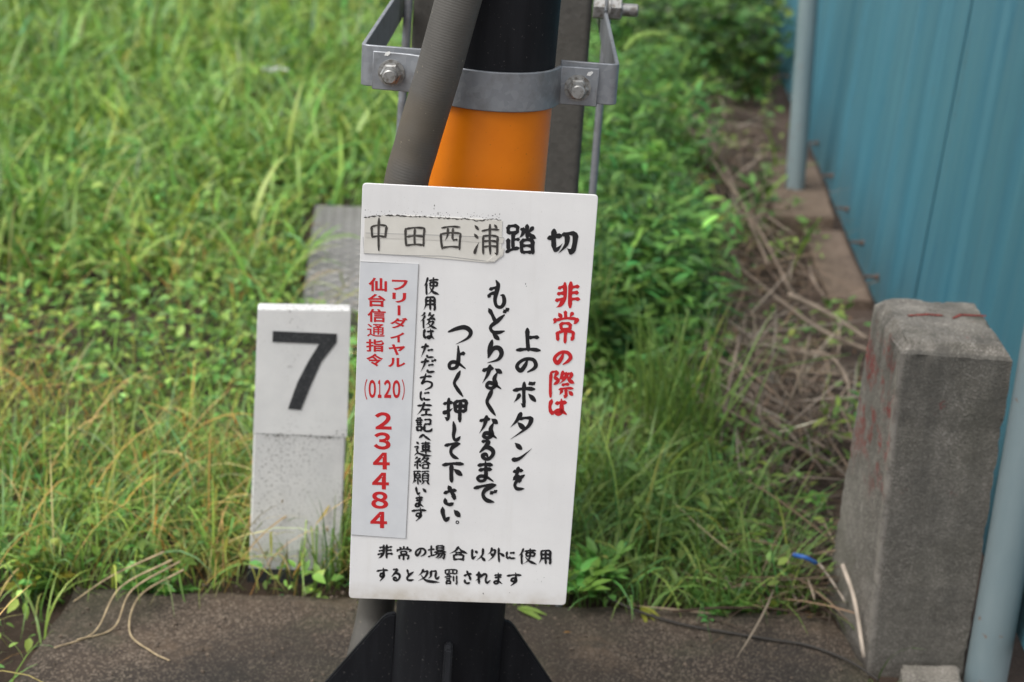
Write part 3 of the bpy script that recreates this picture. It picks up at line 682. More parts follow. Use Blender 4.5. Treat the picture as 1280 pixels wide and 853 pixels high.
DENSE = dict(zip('踏際常押後連絡願場罰使', (.80, .80, .86, .90, .82, .82, .78, .68, .80, .72, .88)))
def lines(rows, width, mat, parent, name, tilt=0.02, off=0.0):
    for row in rows:
        L = Lettering(); L.off = off
        for c in row: L.char(*c, width * DENSE.get(c[0], 1), rnd, tilt)
        L.build(name, mat, parent)
lines([T_big[:6], T_big[6:15], T_big[15:]], 5.1, M['ink'], sign, 'brush_lettering')
lines([T_head], 6.2, M['ink'], sign, 'brush_lettering', 0.03)
lines([T_small[:17], T_small[17:27], T_small[27:]], 3.0, M['ink'], sign, 'brush_lettering')
L1 = Lettering()
# the full stop is a small ring
for k in range(20):
    a, b = 2 * math.pi * k / 20, 2 * math.pi * (k + 1) / 20; i0 = len(L1.v)
    for ang, r_ in ((a, 1.1), (a, 2.3), (b, 2.3), (b, 1.1)):
        x, z = s2(571.7 + r_ * math.cos(ang), 652.9 + r_ * math.sin(ang)); L1.v.append((x, -0.0004, z))
    L1.f.append((i0, i0 + 1, i0 + 2, i0 + 3))
L1.build('full_stop', M['ink'], sign)
lines([T_red], 5.0, M['red'], sign, 'red_lettering')
lines([[c] for c in T_pen], 2.9, M['pen'], tape, 'pen_character', 0.03, -0.0012)
# printed gothic characters on the number sheet (Blender's own built-in font)
def gothic(items, name, mat, parent):
    vs, fs = [], []
    for ch, cx, cy, ww, hh, offs in items:
        cu = bpy.data.curves.new('glyph', 'FONT'); cu.body = ch; cu.offset = offs; cu.size = 1.0; cu.resolution_u = 6
        to = bpy.data.objects.new('glyph', cu); C.objects.link(to)
        dg = bpy.context.evaluated_depsgraph_get(); me = bpy.data.meshes.new_from_object(to.evaluated_get(dg))
        P = np.array([v.co[:2] for v in me.vertices]); lo, hi = P.min(0), P.max(0); Q = (P - lo) / (hi - lo) - .5
        b = len(vs)
        for q in Q:
            x, z = s2(cx + q[0] * ww, cy - q[1] * hh + q[0] * ww * 0.03); vs.append((x, -0.0011, z))
        fs += [tuple(b + i for i in p.vertices) for p in me.polygons]
        bpy.data.objects.remove(to); bpy.data.curves.remove(cu); bpy.data.meshes.remove(me)
    o = sobj(name, vs, fs, mat, parent); bm = bmesh.new(); bm.from_mesh(o.data); bm.normal_update()
    for f in bm.faces:
        if f.normal.y > 0: f.normal_flip()
    bm.to_mesh(o.data); bm.free(); return o
B = 0.030
gothic([('フ', 499.9, 356.2, 20, 13, B), ('リ', 499.1, 372.1, 17.5, 12.5, B), ('|', 498.8, 387.9, 3.6, 12.5, 0), ('ダ', 498.6, 403.7, 22, 13.5, B), ('イ', 496.7, 421.5, 18, 12.6, B), ('ヤ', 496.1, 437, 21, 13.5, B), ('ル', 495.8, 453, 22, 11.6, B),
        ('仙', 472.3, 355.6, 23, 17, B), ('台', 471, 375.3, 22.5, 16, B), ('信', 470.8, 394.3, 23, 16.5, B * .8), ('通', 469.9, 412.8, 22, 16, 0.010), ('指', 468.8, 431.8, 22.5, 15.6, B * .8), ('令', 468.4, 449.8, 21, 16, B),
        ('（', 457.5, 486.5, 3.6, 26, 0), ('０', 465.4, 486, 9, 22.5, 0.034), ('１', 474.6, 486, 4.6, 22.5, 0.034), ('２', 484.4, 486, 9, 22.5, 0.034), ('０', 495.6, 486.3, 9.5, 22.5, 0.034), ('）', 504, 487, 3.6, 26, 0),
        ('２', 479, 525.9, 21, 21.5, 0.036), ('３', 477.7, 551, 21, 21.5, 0.036), ('４', 476.7, 576, 21, 21, 0.036), ('４', 475.7, 601, 21, 21, 0.036), ('８', 474.7, 625, 21, 21.5, 0.036), ('４', 473.4, 649.6, 21, 20.5, 0.036)], 'printed_lettering', M['red'], sheet)

# ------------------------------------------------------------------ white number marker post "7"
mb0, mb1 = at_z(309, 727, -0.03), at_z(424, 727, -0.03)
mdir = (mb1 - mb0); mdir.z = 0; mdir.normalize(); mn = Vector((mdir.y, -mdir.x, 0))
def on_mk(px, py): return at_plane(px, py, mb0, mn)
mt0, mt1 = on_mk(322, 386), on_mk(439, 388)
MKM = Matrix.Translation(mb0) @ Matrix(((mdir.x, -mn.x, 0), (mdir.y, -mn.y, 0), (0, 0, 1))).to_4x4()
MKI = MKM.inverted()
mk = empty('marker_post', (0, 0, 0), 'white slab post bearing a black 7, standing at the edge of the concrete slab', 'marker post'); mk.matrix_world = MKM
def m2(px, py): p = MKI @ on_mk(px, py); return p.x, p.z
def mslab(name, poly, y0, y1, mat, bev=0.0):
    o = slab(name, poly, y0, y1, mat, mk)
    if bev:
        md = o.modifiers.new('edge', 'BEVEL'); md.width = bev; md.segments = 2; md.limit_method = 'ANGLE'
    return o
q = [m2(309, 727), m2(424, 731), m2(439, 388), m2(322, 386)]
q[0] = (q[0][0], -0.12); q[1] = (q[1][0], -0.12)
mslab('post_body', q, 0.035, 0.0, M['marker'], 0.004)
mslab('white_sheet', [m2(316.5, 541), m2(433.5, 546), m2(438.2, 389), m2(322.8, 387.5)], -0.0004, -0.0011, M['mk_white'])
mslab('black_foot', [m2(308.6, 730), m2(424.5, 734), m2(425.3, 714), m2(309.2, 710)], -0.0004, -0.0022, M['mk_black'])
sv = [m2(x, y) for x, y in ((341, 413.5), (421, 417), (420.5, 427.5), (401.5, 452), (388, 482), (376, 512), (360, 510.5), (371.5, 478), (385, 452), (399, 429.5), (340.5, 427))]
mslab('numeral', sv, -0.0019, -0.0026, M['mk_black'])
# chipped dark flecks along the sheet's lower edge
vs, fs = [], []
for k in range(46):
    x = rr_.uniform(322, 432); y = 543 + (x - 316) * .04 + rr_.gauss(0, 1.6) + (rr_.uniform(-10, 0) if x > 418 else 0); sx, sz = m2(x, y); r_ = rr_.uniform(.0006, .0022); b_ = len(vs)
    vs += [(sx + r_ * math.cos(a) * rr_.uniform(.7, 2.0), -0.0024, sz + r_ * math.sin(a) * rr_.uniform(.4, .9)) for a in (0.3, 1.6, 2.8, 4.0, 5.3)]; fs.append(tuple(range(b_, b_ + 5)))
sobj('chipped_edge', vs, fs, M['grime'], mk)['kind'] = 'stuff'

# ------------------------------------------------------------------ concrete boundary post
SZ = -0.03
s_fl = at_z(1083, 838, SZ); s_fr = at_z(1203, 846, SZ)
sx_ = (s_fr - s_fl); sx_.z = 0; wB = sx_.length; sx_.normalize(); sn = Vector((sx_.y, -sx_.x, 0))
s_tl, s_tr = at_plane(1124, 440, s_fl, sn), at_plane(1267, 442, s_fl, sn)
STM = Matrix.Translation(s_fl) @ Matrix(((sx_.x, -sn.x, 0), (sx_.y, -sn.y, 0), (0, 0, 1))).to_4x4(); STI = STM.inverted()
tl, tr = STI @ s_tl, STI @ s_tr
Ht = (tl.z + tr.z) / 2 + 0.012
dpt = (STI @ at_z(1094, 372, s_tl.z + 0.012)).y
lean = (STI @ at_z(1094, 372, s_tl.z + 0.012)).x
stone = empty('boundary_post', (0, 0, 0), 'stubby weathered concrete boundary post with red paint traces beside the blue fence', 'boundary post'); stone.matrix_world = STM
D = max(0.17, min(0.30, dpt))
_q = STI @ at_z(1034, 757, SZ); DB, SKB = min(max(_q.y, D), 0.42), _q.x
bm = bmesh.new()
zs = [-0.15, 0.0, 0.15, 0.3, Ht - 0.02, Ht]
rings = []
for z in zs:
    k = max(0, z) / Ht
    x0, x1 = tl.x * k, wB + (tr.x - wB) * k
    ins = 0.014 if z == Ht else 0.0
    sk = (lean - tl.x) * k + SKB * (1 - k); DD = D * k + DB * (1 - k)
    rings.append([bm.verts.new(p) for p in ((x0 + ins, 0.0 + ins * 1.4, z), (x1 - ins, 0.0 + ins * 1.4, z), (x1 - ins + sk, DD - ins, z), (x0 + ins + sk, DD - ins, z))])
for a, c in zip(rings, rings[1:]):
    for k in range(4): bm.faces.new((a[k], a[(k + 1) % 4], c[(k + 1) % 4], c[k]))
bm.faces.new(rings[-1])
bmesh.ops.bevel(bm, geom=[e for e in bm.edges if e.calc_face_angle(0) > 0.3], offset=0.007, segments=3, affect='EDGES')
bmesh.ops.subdivide_edges(bm, edges=[e for e in bm.edges if e.calc_length() > 0.03], cuts=22, use_grid_fill=True)
from mathutils import noise as mnoise
bm.normal_update()
for v in bm.verts:
    p_ = v.co; sharp = 1 - min((f.normal.dot(v.normal) for f in v.link_faces), default=1)
    k_ = mnoise.fractal(p_ * 38, 1.0, 2.0, 4) * 0.0007 + min(0, mnoise.noise(p_ * 75) + .15) * 0.0022
    if sharp > 0.03: k_ -= max(0, mnoise.noise(p_ * 48) - .1) * 0.007
    v.co += v.normal * k_
for v in bm.verts:
    v.co += Vector((math.sin(v.co.z * 61 + v.co.y * 80), math.sin(v.co.x * 73 + v.co.z * 57), math.sin(v.co.x * 63 + v.co.y * 71))) * 0.0005
    if v.co.z > Ht - 0.135 and v.co.z < Ht - .012 and v.co.y < 0.006: v.co.y -= 0.0030
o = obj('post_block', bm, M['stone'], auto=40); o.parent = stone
for pts, rr2 in (((((1134, 398.5), (1160, 397), (1178, 398.5))), 0.0042), ((((1190, 402), (1200, 397.5), (1232, 399))), 0.0045)):
    P = [STI @ at_z(x, y, s_tl.z + 0.0128) for x, y in pts]
    zt_ = Ht + 0.0016
    P = [Vector((p.x, p.y, zt_)) for p in P]
    b = bmesh.new(); vv = []
    for i, p in enumerate(P):
        ww = rr2 * (0.7, 1.3, 0.8)[i]; vv.append((b.verts.new(p + Vector((0, -ww, 0))), b.verts.new(p + Vector((0, ww, 0)))))
    for a, c in zip(vv, vv[1:]): b.faces.new((a[0], c[0], c[1], a[1]))
    o = obj('engraved_stroke', b, m_plain('red_engraving_paint', (0.17, 0.03, 0.022), 0.9, var=0.7, scale=130)); o.parent = stone
# ------------------------------------------------------------------ blue fence
FZ = 0.06
fb0, fb1 = at_z(1093, 372, FZ), at_z(1020, 200, FZ)
fdir = (fb1 - fb0).normalized(); fn = Vector((-fdir.y, fdir.x, 0))           # towards the grass
if fn.x > 0: fn = -fn
FLEAN = R(2.4)
fup = Vector((-fn.x * math.sin(FLEAN), -fn.y * math.sin(FLEAN), math.cos(FLEAN)))
fpn = fdir.cross(fup).normalized()
if fpn.x > 0: fpn = -fpn
def fpt(s, h, o=0.0): return fb0 + fdir * s + fup * h + fpn * o
def fpix(px, py):
    p = at_plane(px, py, fb0, fpn); return (p - fb0).dot(fdir), (p - fb0).dot(fup)
fence = empty('blue_fence', fpt(0, 0), 'tall faded blue sheet metal fence on pipe posts beside the dirt strip', 'fence')
s_seam = fpix(1060, 120)[0]
PW = 1.8
edges_ = [s_seam + PW * k for k in range(-2, 5)]
def rib(s):
    m = 0.5 + 0.5 * math.sin(s * 13.0 + 1.2 * math.sin(s * 5)); m = max(0, m - 0.35) * 1.5
    return 0.0008 * math.sin(s / 0.013 * 2 * math.pi / 1.0) * m + 0.0006 * math.sin(s * 21)
for k, (e0, e1) in enumerate(zip(edges_, edges_[1:])):
    n = 560; vs, fs = [], []
    base_o = 0.0035 * (k % 2)
    for i in range(n + 1):
        s = e0 - 0.02 + (e1 - e0 + 0.04) * i / n
        for h in (0.0, 0.8, 1.6, 2.4): vs.append(fpt(s, h, rib(s) + base_o))
    for i in range(n):
        for j in range(3): a = i * 4 + j; fs.append((a, a + 4, a + 5, a + 1))
    o = pyobj('sheet_panel', vs, fs, M['fence'], fence)
    md = o.modifiers.new('gauge', 'SOLIDIFY'); md.thickness = 0.001; md.offset = -1 if fpn.dot(o.data.polygons[0].normal) > 0 else 1
# hook bolts along the lower edge
hb = [(1009, 148), (1024, 178), (1043, 218), (1062, 261), (1081, 303), (1100, 345)]
sh = [fpix(x, y) for x, y in hb]
stp = (sh[-1][0] - sh[0][0]) / 5
hmean = sum(h for s, h in sh) / 6
pos = [s for s, h in sh] + [sh[-1][0] + stp * k for k in range(1, 6)] + [sh[0][0] - stp * k for k in range(1, 8)]
for i, s in enumerate(pos):
    p = fpt(s, hmean + random.uniform(-.006, .006), 0.004)
    d = (fpn + Vector((0, 0, random.uniform(-.12, .12)))).normalized()
    b = prism_bm(p, d, 0.002, 0.011, 14); prism_bm(p + d * .002, d, 0.008, 0.009, 6, bm=b, chamfer=.001); tube_bm([p, p + d * 0.040], 0.0042, 10, bm=b)
    obj('hook_bolt', b, M['rust'], fence, auto=35)
def pipe(pxa, pxb, z0, label_px=None, r=0.030, lean_v=None):
    pa, pb = at_z(*pxb, z0), None
    pl_n = Vector((0, -1, 0)); pb = at_plane(*pxa, pa, pl_n)
    d = (pb - pa).normalized(); b = tube_bm([pa - d * 0.25, pa + d * 2.4], r, 32)
    return obj('pipe_post', b, M['pipe'], fence, auto=40), pa, d
r1 = pipe((1008, 40), (993, 243), 0.02, r=0.036)
r2 = pipe((1293, 500), (1231, 853), -0.03, r=0.0375)
p3, d3 = r1[1] + (r1[1] - r2[1]), r1[2]
obj('pipe_post', tube_bm([p3 - d3 * .25, p3 + d3 * 2.4], 0.036, 24), M['pipe'], fence, auto=40)

# ------------------------------------------------------------------ footing blocks along the fence
def block(name, px4, z, hgt_, label, cat='concrete block', mat='footing', bevel=0.008, group=None):
    P = [at_z(x, y, z) for x, y in px4]
    bm = box_bm([(p.x, p.y, z - hgt_) for p in P] + [(p.x, p.y, z) for p in P], bevel, 3)
    bmesh.ops.subdivide_edges(bm, edges=[e for e in bm.edges if e.calc_length() > 0.08], cuts=4, use_grid_fill=True)
    for v in bm.verts: v.co += Vector((random.uniform(-1, 1), random.uniform(-1, 1), random.uniform(-1, .6))) * 0.0025
    return tag(obj(name, bm, M[mat], auto=40), label, cat, group)
block('concrete_block', [(966, 268), (1044, 272), (1018, 200), (966, 200)], 0.045, 0.12, 'pale brown concrete footing block under the far pipe post of the fence')
block('concrete_block', [(1036, 372), (1092, 376), (1053, 288), (1003, 285)], 0.0, 0.12, 'lower brown concrete footing block between the far pipe post and the boundary post')
block('concrete_block', [(1130, 868), (1206, 868), (1200, 829), (1126, 829)], 0.0, 0.08, 'small broken concrete lump at the foot of the boundary post', mat='stone', bevel=0.012)

# ------------------------------------------------------------------ checker plate cover
cz = 0.02
pA, pB, pC_ = at_z(377, 388, cz), at_z(394, 256, cz), at_z(768, 330, cz)
cv = empty('cover_plate', (pA.x, pA.y, cz), 'grey patterned steel cover plate lying in the grass behind the 7 marker', 'cover plate')
eu = (pB - pA); el = eu.length; eu.normalize(); ev = Vector((eu.y, -eu.x, 0)); wv = 0.70
def cpt(u, v, z): return pA + eu * u + ev * v + Vector((0, 0, z))
bm = box_bm([cpt(0, 0, -.12), cpt(0, wv, -.12), cpt(el, wv, -.12), cpt(el, 0, -.12), cpt(0, 0, 0), cpt(0, wv, 0), cpt(el, wv, 0), cpt(el, 0, 0)], 0.004)
obj('plate', bm, M['plate'], cv)
bm = bmesh.new()
pit = 0.034
for i in range(int(el / pit)):
    for j in range(int(wv / pit)):
        u, v = (i + .5) * pit, (j + .5) * pit; a = R(45) if (i + j) % 2 else R(-45)
        du, dv = math.cos(a), math.sin(a); L_, W_ = 0.0165, 0.0048
        vs = [bm.verts.new(cpt(u + du * p - dv * q_, v + dv * p + du * q_, z)) for p, q_, z in ((-L_, 0, 0.0003), (0, -W_, 0.0003), (L_, 0, 0.0003), (0, W_, 0.0003), (-L_ * .6, 0, .005), (0, -W_ * .5, .005), (L_ * .6, 0, .005), (0, W_ * .5, .005))]
        for k in range(4): bm.faces.new((vs[k], vs[(k + 1) % 4], vs[4 + (k + 1) % 4], vs[4 + k]))
        bm.faces.new(vs[4:])
obj('raised_tread', bm, m_plain('worn_tread_steel', (0.34, 0.33, 0.315), 0.45, 0.3), cv)
COVER = (pA, eu, ev, el, wv)

#VEG#
# ------------------------------------------------------------------ vegetation
def bake(name, V, F4, COL, mat, smooth=True, parent=None):
    """V (n,3), F4 (m,4) quads, COL (n,3) own colour of each leaf or blade"""
    me = bpy.data.meshes.new(name); n, m = len(V), len(F4)
    me.vertices.add(n); me.vertices.foreach_set('co', V.astype(np.float32).ravel())
    me.loops.add(m * 4); me.polygons.add(m)
    me.loops.foreach_set('vertex_index', F4.astype(np.int32).ravel())
    me.polygons.foreach_set('loop_start', np.arange(0, m * 4, 4, dtype=np.int32))
    me.polygons.foreach_set('loop_total', np.full(m, 4, dtype=np.int32))
    me.update(calc_edges=True)
    at = me.color_attributes.new('Col', 'FLOAT_COLOR', 'POINT')
    at.data.foreach_set('color', np.concatenate([COL, np.ones((n, 1))], 1).astype(np.float32).ravel())
    return link_mesh(name, me, mat, parent, smooth)
class Veg:
    def __init__(s): s.V, s.F, s.Cc, s.n = [], [], [], 0
    def add(s, V, F, Cc): s.V.append(V); s.F.append(F + s.n); s.Cc.append(Cc); s.n += len(V)
    def build(s, name, mat, smooth=True): return bake(name, np.concatenate(s.V), np.concatenate(s.F), np.concatenate(s.Cc), mat, smooth)
def blades(P, L, W, az, th0, bend, col, nseg=5, tipcol=None, keel=0.25, wpow=2.0, r=rng):
    N = len(P); t = np.linspace(0, 1, nseg + 1)[None, :]
    th = th0[:, None] + bend[:, None] * t ** 1.5
    ds = (L / nseg)[:, None]
    dx = np.sin(th) * ds; dz = np.cos(th) * ds
    h = np.concatenate([np.zeros((N, 1)), np.cumsum(dx[:, 1:], 1)], 1); z = np.concatenate([np.zeros((N, 1)), np.cumsum(dz[:, 1:], 1)], 1)
    ca, sa = np.cos(az)[:, None], np.sin(az)[:, None]
    side = r.normal(0, 0.10, (N, 1)) * t ** 2 * L[:, None]
    cx = P[:, 0:1] + h * ca - side * sa; cy = P[:, 1:2] + h * sa + side * ca; cz = P[:, 2:3] + z
    wd = W[:, None] * (0.55 + 0.45 * np.minimum(1, t * 4)) * (1 - t ** wpow) + 0.0002
    tw = r.uniform(-.6, .6, (N, 1))
    px, py, pz = -sa * np.cos(tw), ca * np.cos(tw), np.sin(tw)
    A = np.stack([cx + px * wd, cy + py * wd, cz + pz * wd], 2); B_ = np.stack([cx - px * wd, cy - py * wd, cz - pz * wd], 2)
    V = np.stack([A, B_], 2).reshape(N, -1, 3)
    k = np.arange(nseg) * 2; q = np.stack([k, k + 1, k + 3, k + 2], 1)
    F = (q[None] + (np.arange(N) * (2 * (nseg + 1)))[:, None, None]).reshape(-1, 4)
    c = np.repeat(col[:, None, :], nseg + 1, 1)
    if tipcol is not None: c = c * (1 - t[..., None] ** 1.5) + tipcol[:, None, :] * t[..., None] ** 1.5
    Cc = np.repeat(c[:, :, None, :], 2, 2).reshape(-1, 3)
    return V.reshape(-1, 3), F, Cc
def leaves(P, D, NRM, L, W, col, fold=0.25, r=rng):
    """pointed leaf: 2 x 3 quads folded along the midrib, drooping at the tip"""
    N = len(P); D = D / np.linalg.norm(D, axis=1, keepdims=True)
    Sd = np.cross(D, NRM); Sd /= np.linalg.norm(Sd, axis=1, keepdims=True) + 1e-9
    U = np.cross(Sd, D)
    prof = [(0, .04), (.28, .85), (.62, .80), (1, .03)]
    rows = []
    for t, wv_ in prof:
        c = P + D * (L * t)[:, None] - U * (L * .22 * t * t)[:, None]
        s_ = Sd * (W * wv_)[:, None]; up = U * (W * wv_ * fold)[:, None]
        rows += [c - s_ + up, c, c + s_ + up]
    V = np.stack(rows, 1); q = []
    for i in range(3):
        for j in range(2): a = i * 3 + j; q.append((a, a + 1, a + 4, a + 3))
    F = (np.array(q)[None] + (np.arange(N) * 12)[:, None, None]).reshape(-1, 4)
    return V.reshape(-1, 3), F, np.repeat(col, 12, 0)
def shade(base, N, jit=0.28, hue=0.18, r=rng):
    b = np.array(base)[r.integers(0, len(base), N)]
    k = np.exp(r.normal(0, jit, (N, 1))); hsh = r.normal(0, hue, (N, 1))
    return np.clip(b * k * np.concatenate([1 + hsh, np.ones((N, 1)), 1 - hsh * .5], 1), 0.002, 0.9)
def fdist(P): return (P[:, 0] - fb0.x) * fn.x + (P[:, 1] - fb0.y) * fn.y
def fs_(P): return (P[:, 0] - fb0.x) * fdir.x + (P[:, 1] - fb0.y) * fdir.y
def nz(P, s, o=0.0):
    x, y = P[:, 0] * s + o, P[:, 1] * s - o
    return (np.sin(x + 1.3 * np.sin(y * .7)) + np.sin(y * 1.3 + 1.7 * np.sin(x * .6 + o)) + np.sin((x + y) * .8 + o * 2)) / 3
def inside_foundation(P, m=0.0):
    L_ = fl0.x + (fl1.x - fl0.x) * (P[:, 1] - fl0.y) / (fl1.y - fl0.y); Rr = fr0.x + (fr1.x - fr0.x) * (P[:, 1] - fr0.y) / (fr1.y - fr0.y)
    bk = fl1.y + (fr1.y - fl1.y) * (P[:, 0] - fl1.x) / (fr1.x - fl1.x)
    return (P[:, 1] < bk + m) & (P[:, 0] > L_ - m) & (P[:, 0] < Rr + m)
STL = STM.translation
def blocked(P, m=0.0):
    b = inside_foundation(P, m)
    loc = np.array(MKI.to_3x3()) @ (P - np.array(MKM.translation)).T
    b |= (loc[0] > -.01) & (loc[0] < .13) & (loc[1] > -.012 - m) & (loc[1] < .05)
    b |= (P[:, 0] > pl2 - .02) & (P[:, 0] < pr2 + .02) & (P[:, 1] > PIL_Y - .02) & (P[:, 1] < PIL_Y + .16)
    q = np.array(STI.to_3x3()) @ (P - np.array(STL)).T
    b |= (q[0] > -.03) & (q[0] < .22) & (q[1] > -.02) & (q[1] < D + .02)
    uv = P[:, :2] - np.array(COVER[0])[:2]
    u = uv @ np.array(COVER[1])[:2]; v = uv @ np.array(COVER[2])[:2]
    b |= (u > -.02) & (u < COVER[3] + .02) & (v > -.02) & (v < COVER[4] + .02)
    b |= fdist(P) < 0.02
    return b
def scatter(N, x0, x1, y0, y1, keep=None, m=0.0):
    x = rng.uniform(x0, x1, N); y = y0 * (y1 / y0) ** rng.random(N) if y0 > 0 else rng.uniform(y0, y1, N)
    P = np.stack([x, y, hgt(x, y)], 1)
    # only where the photograph could look, with a wide margin for a step aside
    ok = (np.abs(x) < 0.62 + 0.46 * y) & ~blocked(P, m)
    if keep is not None: ok &= rng.random(N) < keep(P)
    return P[ok]
def dirtmask(P):
    """1 = grass grows, 0 = bare strip by the fence"""
    d, s = fdist(P), fs_(P)
    lim = np.where(s < -1.25, 0.29, np.where(s < 0.9, 0.46, np.where(s < 3.5, 0.53, 0.05))) + 0.09 * nz(P, 9)
    return np.clip((d - lim) / 0.14, 0.015, 1)
def strawmask(P):
    d, s = fdist(P), fs_(P); c = 0.38 + 0.05 * nz(P, 6) + np.clip(s, 0, 3) * .05
    return np.exp(-((d - c) / 0.17) ** 2) * (s < 4.0) * (s > -2.0)
GREEN = [(0.258, 0.415, 0.072), (0.196, 0.340, 0.060), (0.318, 0.462, 0.100), (0.118, 0.220, 0.044), (0.27, 0.39, 0.14)]
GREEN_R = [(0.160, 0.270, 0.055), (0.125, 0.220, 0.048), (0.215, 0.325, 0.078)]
LEAFC = [(0.250, 0.470, 0.085), (0.205, 0.365, 0.075), (0.340, 0.520, 0.125), (0.130, 0.250, 0.055)]
DARKL = [(0.065, 0.135, 0.028), (0.095, 0.180, 0.035), (0.045, 0.095, 0.022)]
OCHRE = [(0.40, 0.270, 0.085), (0.36, 0.290, 0.10), (0.46, 0.36, 0.16), (0.30, 0.29, 0.07), (0.27, 0.30, 0.07)]
STRAW = [(0.21, 0.155, 0.105), (0.16, 0.115, 0.075), (0.29, 0.235, 0.175), (0.10, 0.068, 0.045), (0.065, 0.045, 0.032)]
U = rng.uniform
grass = Veg()
def leftside(P): return np.clip((fdist(P) - 0.75) / 0.3, 0, 1)
# broad arching blades over the far field
P = scatter(24000, -5.2, 1.5, 4.6, 13.5, lambda P: dirtmask(P) * (0.35 + 0.65 * (nz(P, 2.6) > -0.15)) * np.where(fs_(P) > 3.2, .55, 1))
N = len(P); far = np.clip((P[:, 1] - 4.5) / 4, 0, 1)
grass.add(*blades(P, U(.14, .42, N) * (0.8 + .5 * far), U(.0030, .0105, N) * (0.8 + .6 * far), U(0, 6.28, N), U(.05, .5, N), U(.5, 2.0, N), shade(GREEN, N, .24), 6, wpow=2.4))
P = scatter(7000, -5.2, 1.0, 4.3, 12.5, lambda P: (fdist(P) > .9) * np.clip(.2 + .9 * nz(P, 1.9, 1.5), .02, 1)); N = len(P)      # clumps of a broader species
for k in range(4):
    Q = P + np.stack([rng.normal(0, .03, N), rng.normal(0, .03, N), np.zeros(N)], 1)
    grass.add(*blades(Q, U(.20, .46, N), U(.0065, .013, N), U(0, 6.28, N), U(.1, .5, N), U(.7, 2.1, N), shade([(.26, .42, .085), (.21, .37, .065), (.30, .44, .13), (.16, .29, .05)], N, .2), 7, wpow=2.2))
# finer turf in the middle and near
P = scatter(52000, -3.6, 1.2, 2.0, 7.4, lambda P: np.where((P[:, 1] < 2.7) & (P[:, 0] > -1.0), .35, 1) * dirtmask(P) * np.where((P[:, 1] > 4.0) & (leftside(P) > .5), .42, 1) * (1 - .95 * ((P[:, 0] > -.52) & (P[:, 0] < -.28) & (P[:, 1] < 2.86))) * (0.45 + .55 * (nz(P, 3.3, 2.) > -.2)) * np.where(leftside(P) > .5, .8, 1))
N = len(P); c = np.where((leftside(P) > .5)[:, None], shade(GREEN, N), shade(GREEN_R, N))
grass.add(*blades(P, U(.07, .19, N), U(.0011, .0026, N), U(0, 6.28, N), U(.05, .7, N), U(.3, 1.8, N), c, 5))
# long hanging blades along the back of the slab and round the marker
P = scatter(3600, -1.5, .62, 2.70, 3.45, lambda P: dirtmask(P) * (1 - .93 * ((P[:, 0] > -.52) & (P[:, 0] < -.28) & (P[:, 1] < 2.86))))
N = len(P); sm = np.where(P[:, 0] > .1, 1.0, 1.0)
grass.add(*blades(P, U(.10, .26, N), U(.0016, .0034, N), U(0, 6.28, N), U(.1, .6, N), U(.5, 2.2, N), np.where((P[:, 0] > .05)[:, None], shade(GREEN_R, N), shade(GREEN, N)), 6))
tag(grass.build('grass', M['grass']), 'green grass blades of many lengths growing all over the plot', 'grass', kind='stuff')
# low leafy ground cover
gc = Veg()
P0 = scatter(25000, -5.0, 1.4, 2.1, 12.5, lambda P: dirtmask(P) * np.clip(.6 + .6 * nz(P, 2.1, 4.), 0.15, 1) * np.where(P[:, 1] < 3.7, np.where(P[:, 0] < -.2, .45, .4), 1))
for k in range(7):
    N = len(P0); ht = U(.02, .15, N) * (0.75 + .35 * nz(P0, 3.0))
    Q = P0 + np.stack([rng.normal(0, .035, N), rng.normal(0, .035, N), np.maximum(.012, ht)], 1)
    ok = ~blocked(Q, -.005); Q = Q[ok]; N = len(Q)
    a = U(0, 6.28, N); D_ = np.stack([np.cos(a), np.sin(a), rng.normal(.05, .5, N)], 1)
    NR = np.stack([rng.normal(0, .5, N), rng.normal(0, .5, N) - .1, np.ones(N)], 1)
    Ls = U(.012, .034, N) * np.where(Q[:, 1] > 3.9, 1.15, 1) * (1 + .5 * np.clip((Q[:, 1] - 4) / 5, 0, 1))
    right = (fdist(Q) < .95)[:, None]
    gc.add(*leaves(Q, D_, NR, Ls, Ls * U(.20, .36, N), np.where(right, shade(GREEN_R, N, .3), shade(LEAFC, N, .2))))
# taller cut-leaved weeds between the sign and the straw
P0 = scatter(5200, -.1, 1.2, 3.5, 8.2, lambda P: np.clip((.98 + .06 * nz(P, 5.) - fdist(P)) / .1, 0, 1) * np.clip((fdist(P) - .47 - .07 * nz(P, 8., 3.)) / .1, 0, 1) * (fs_(P) > -.75))
for k in range(10):
    N = len(P0); Q = P0 + np.stack([rng.normal(0, .05, N), rng.normal(0, .05, N), U(.03, .46, N) * np.clip(.75 + .7 * nz(P0, 5.5, 2.), .2, 1.4)], 1)
    a = U(0, 6.28, N); D_ = np.stack([np.cos(a), np.sin(a), rng.normal(.25, .4, N)], 1); NR = np.stack([rng.normal(0, .35, N), rng.normal(0, .35, N) - .1, np.ones(N)], 1)
    Ls = U(.03, .085, N); gc.add(*leaves(Q, D_, NR, Ls, Ls * U(.08, .18, N), shade([(.095, .22, .042), (.14, .30, .058), (.060, .14, .034)], N, .3)))
P0 = scatter(2600, .2, 1.7, 2.9, 8.0, lambda P: (fdist(P) < .62) * (fdist(P) > .10) * np.clip(.2 + .9 * nz(P, 5., 1.), 0, .8))   # sparse seedlings on the bare strip
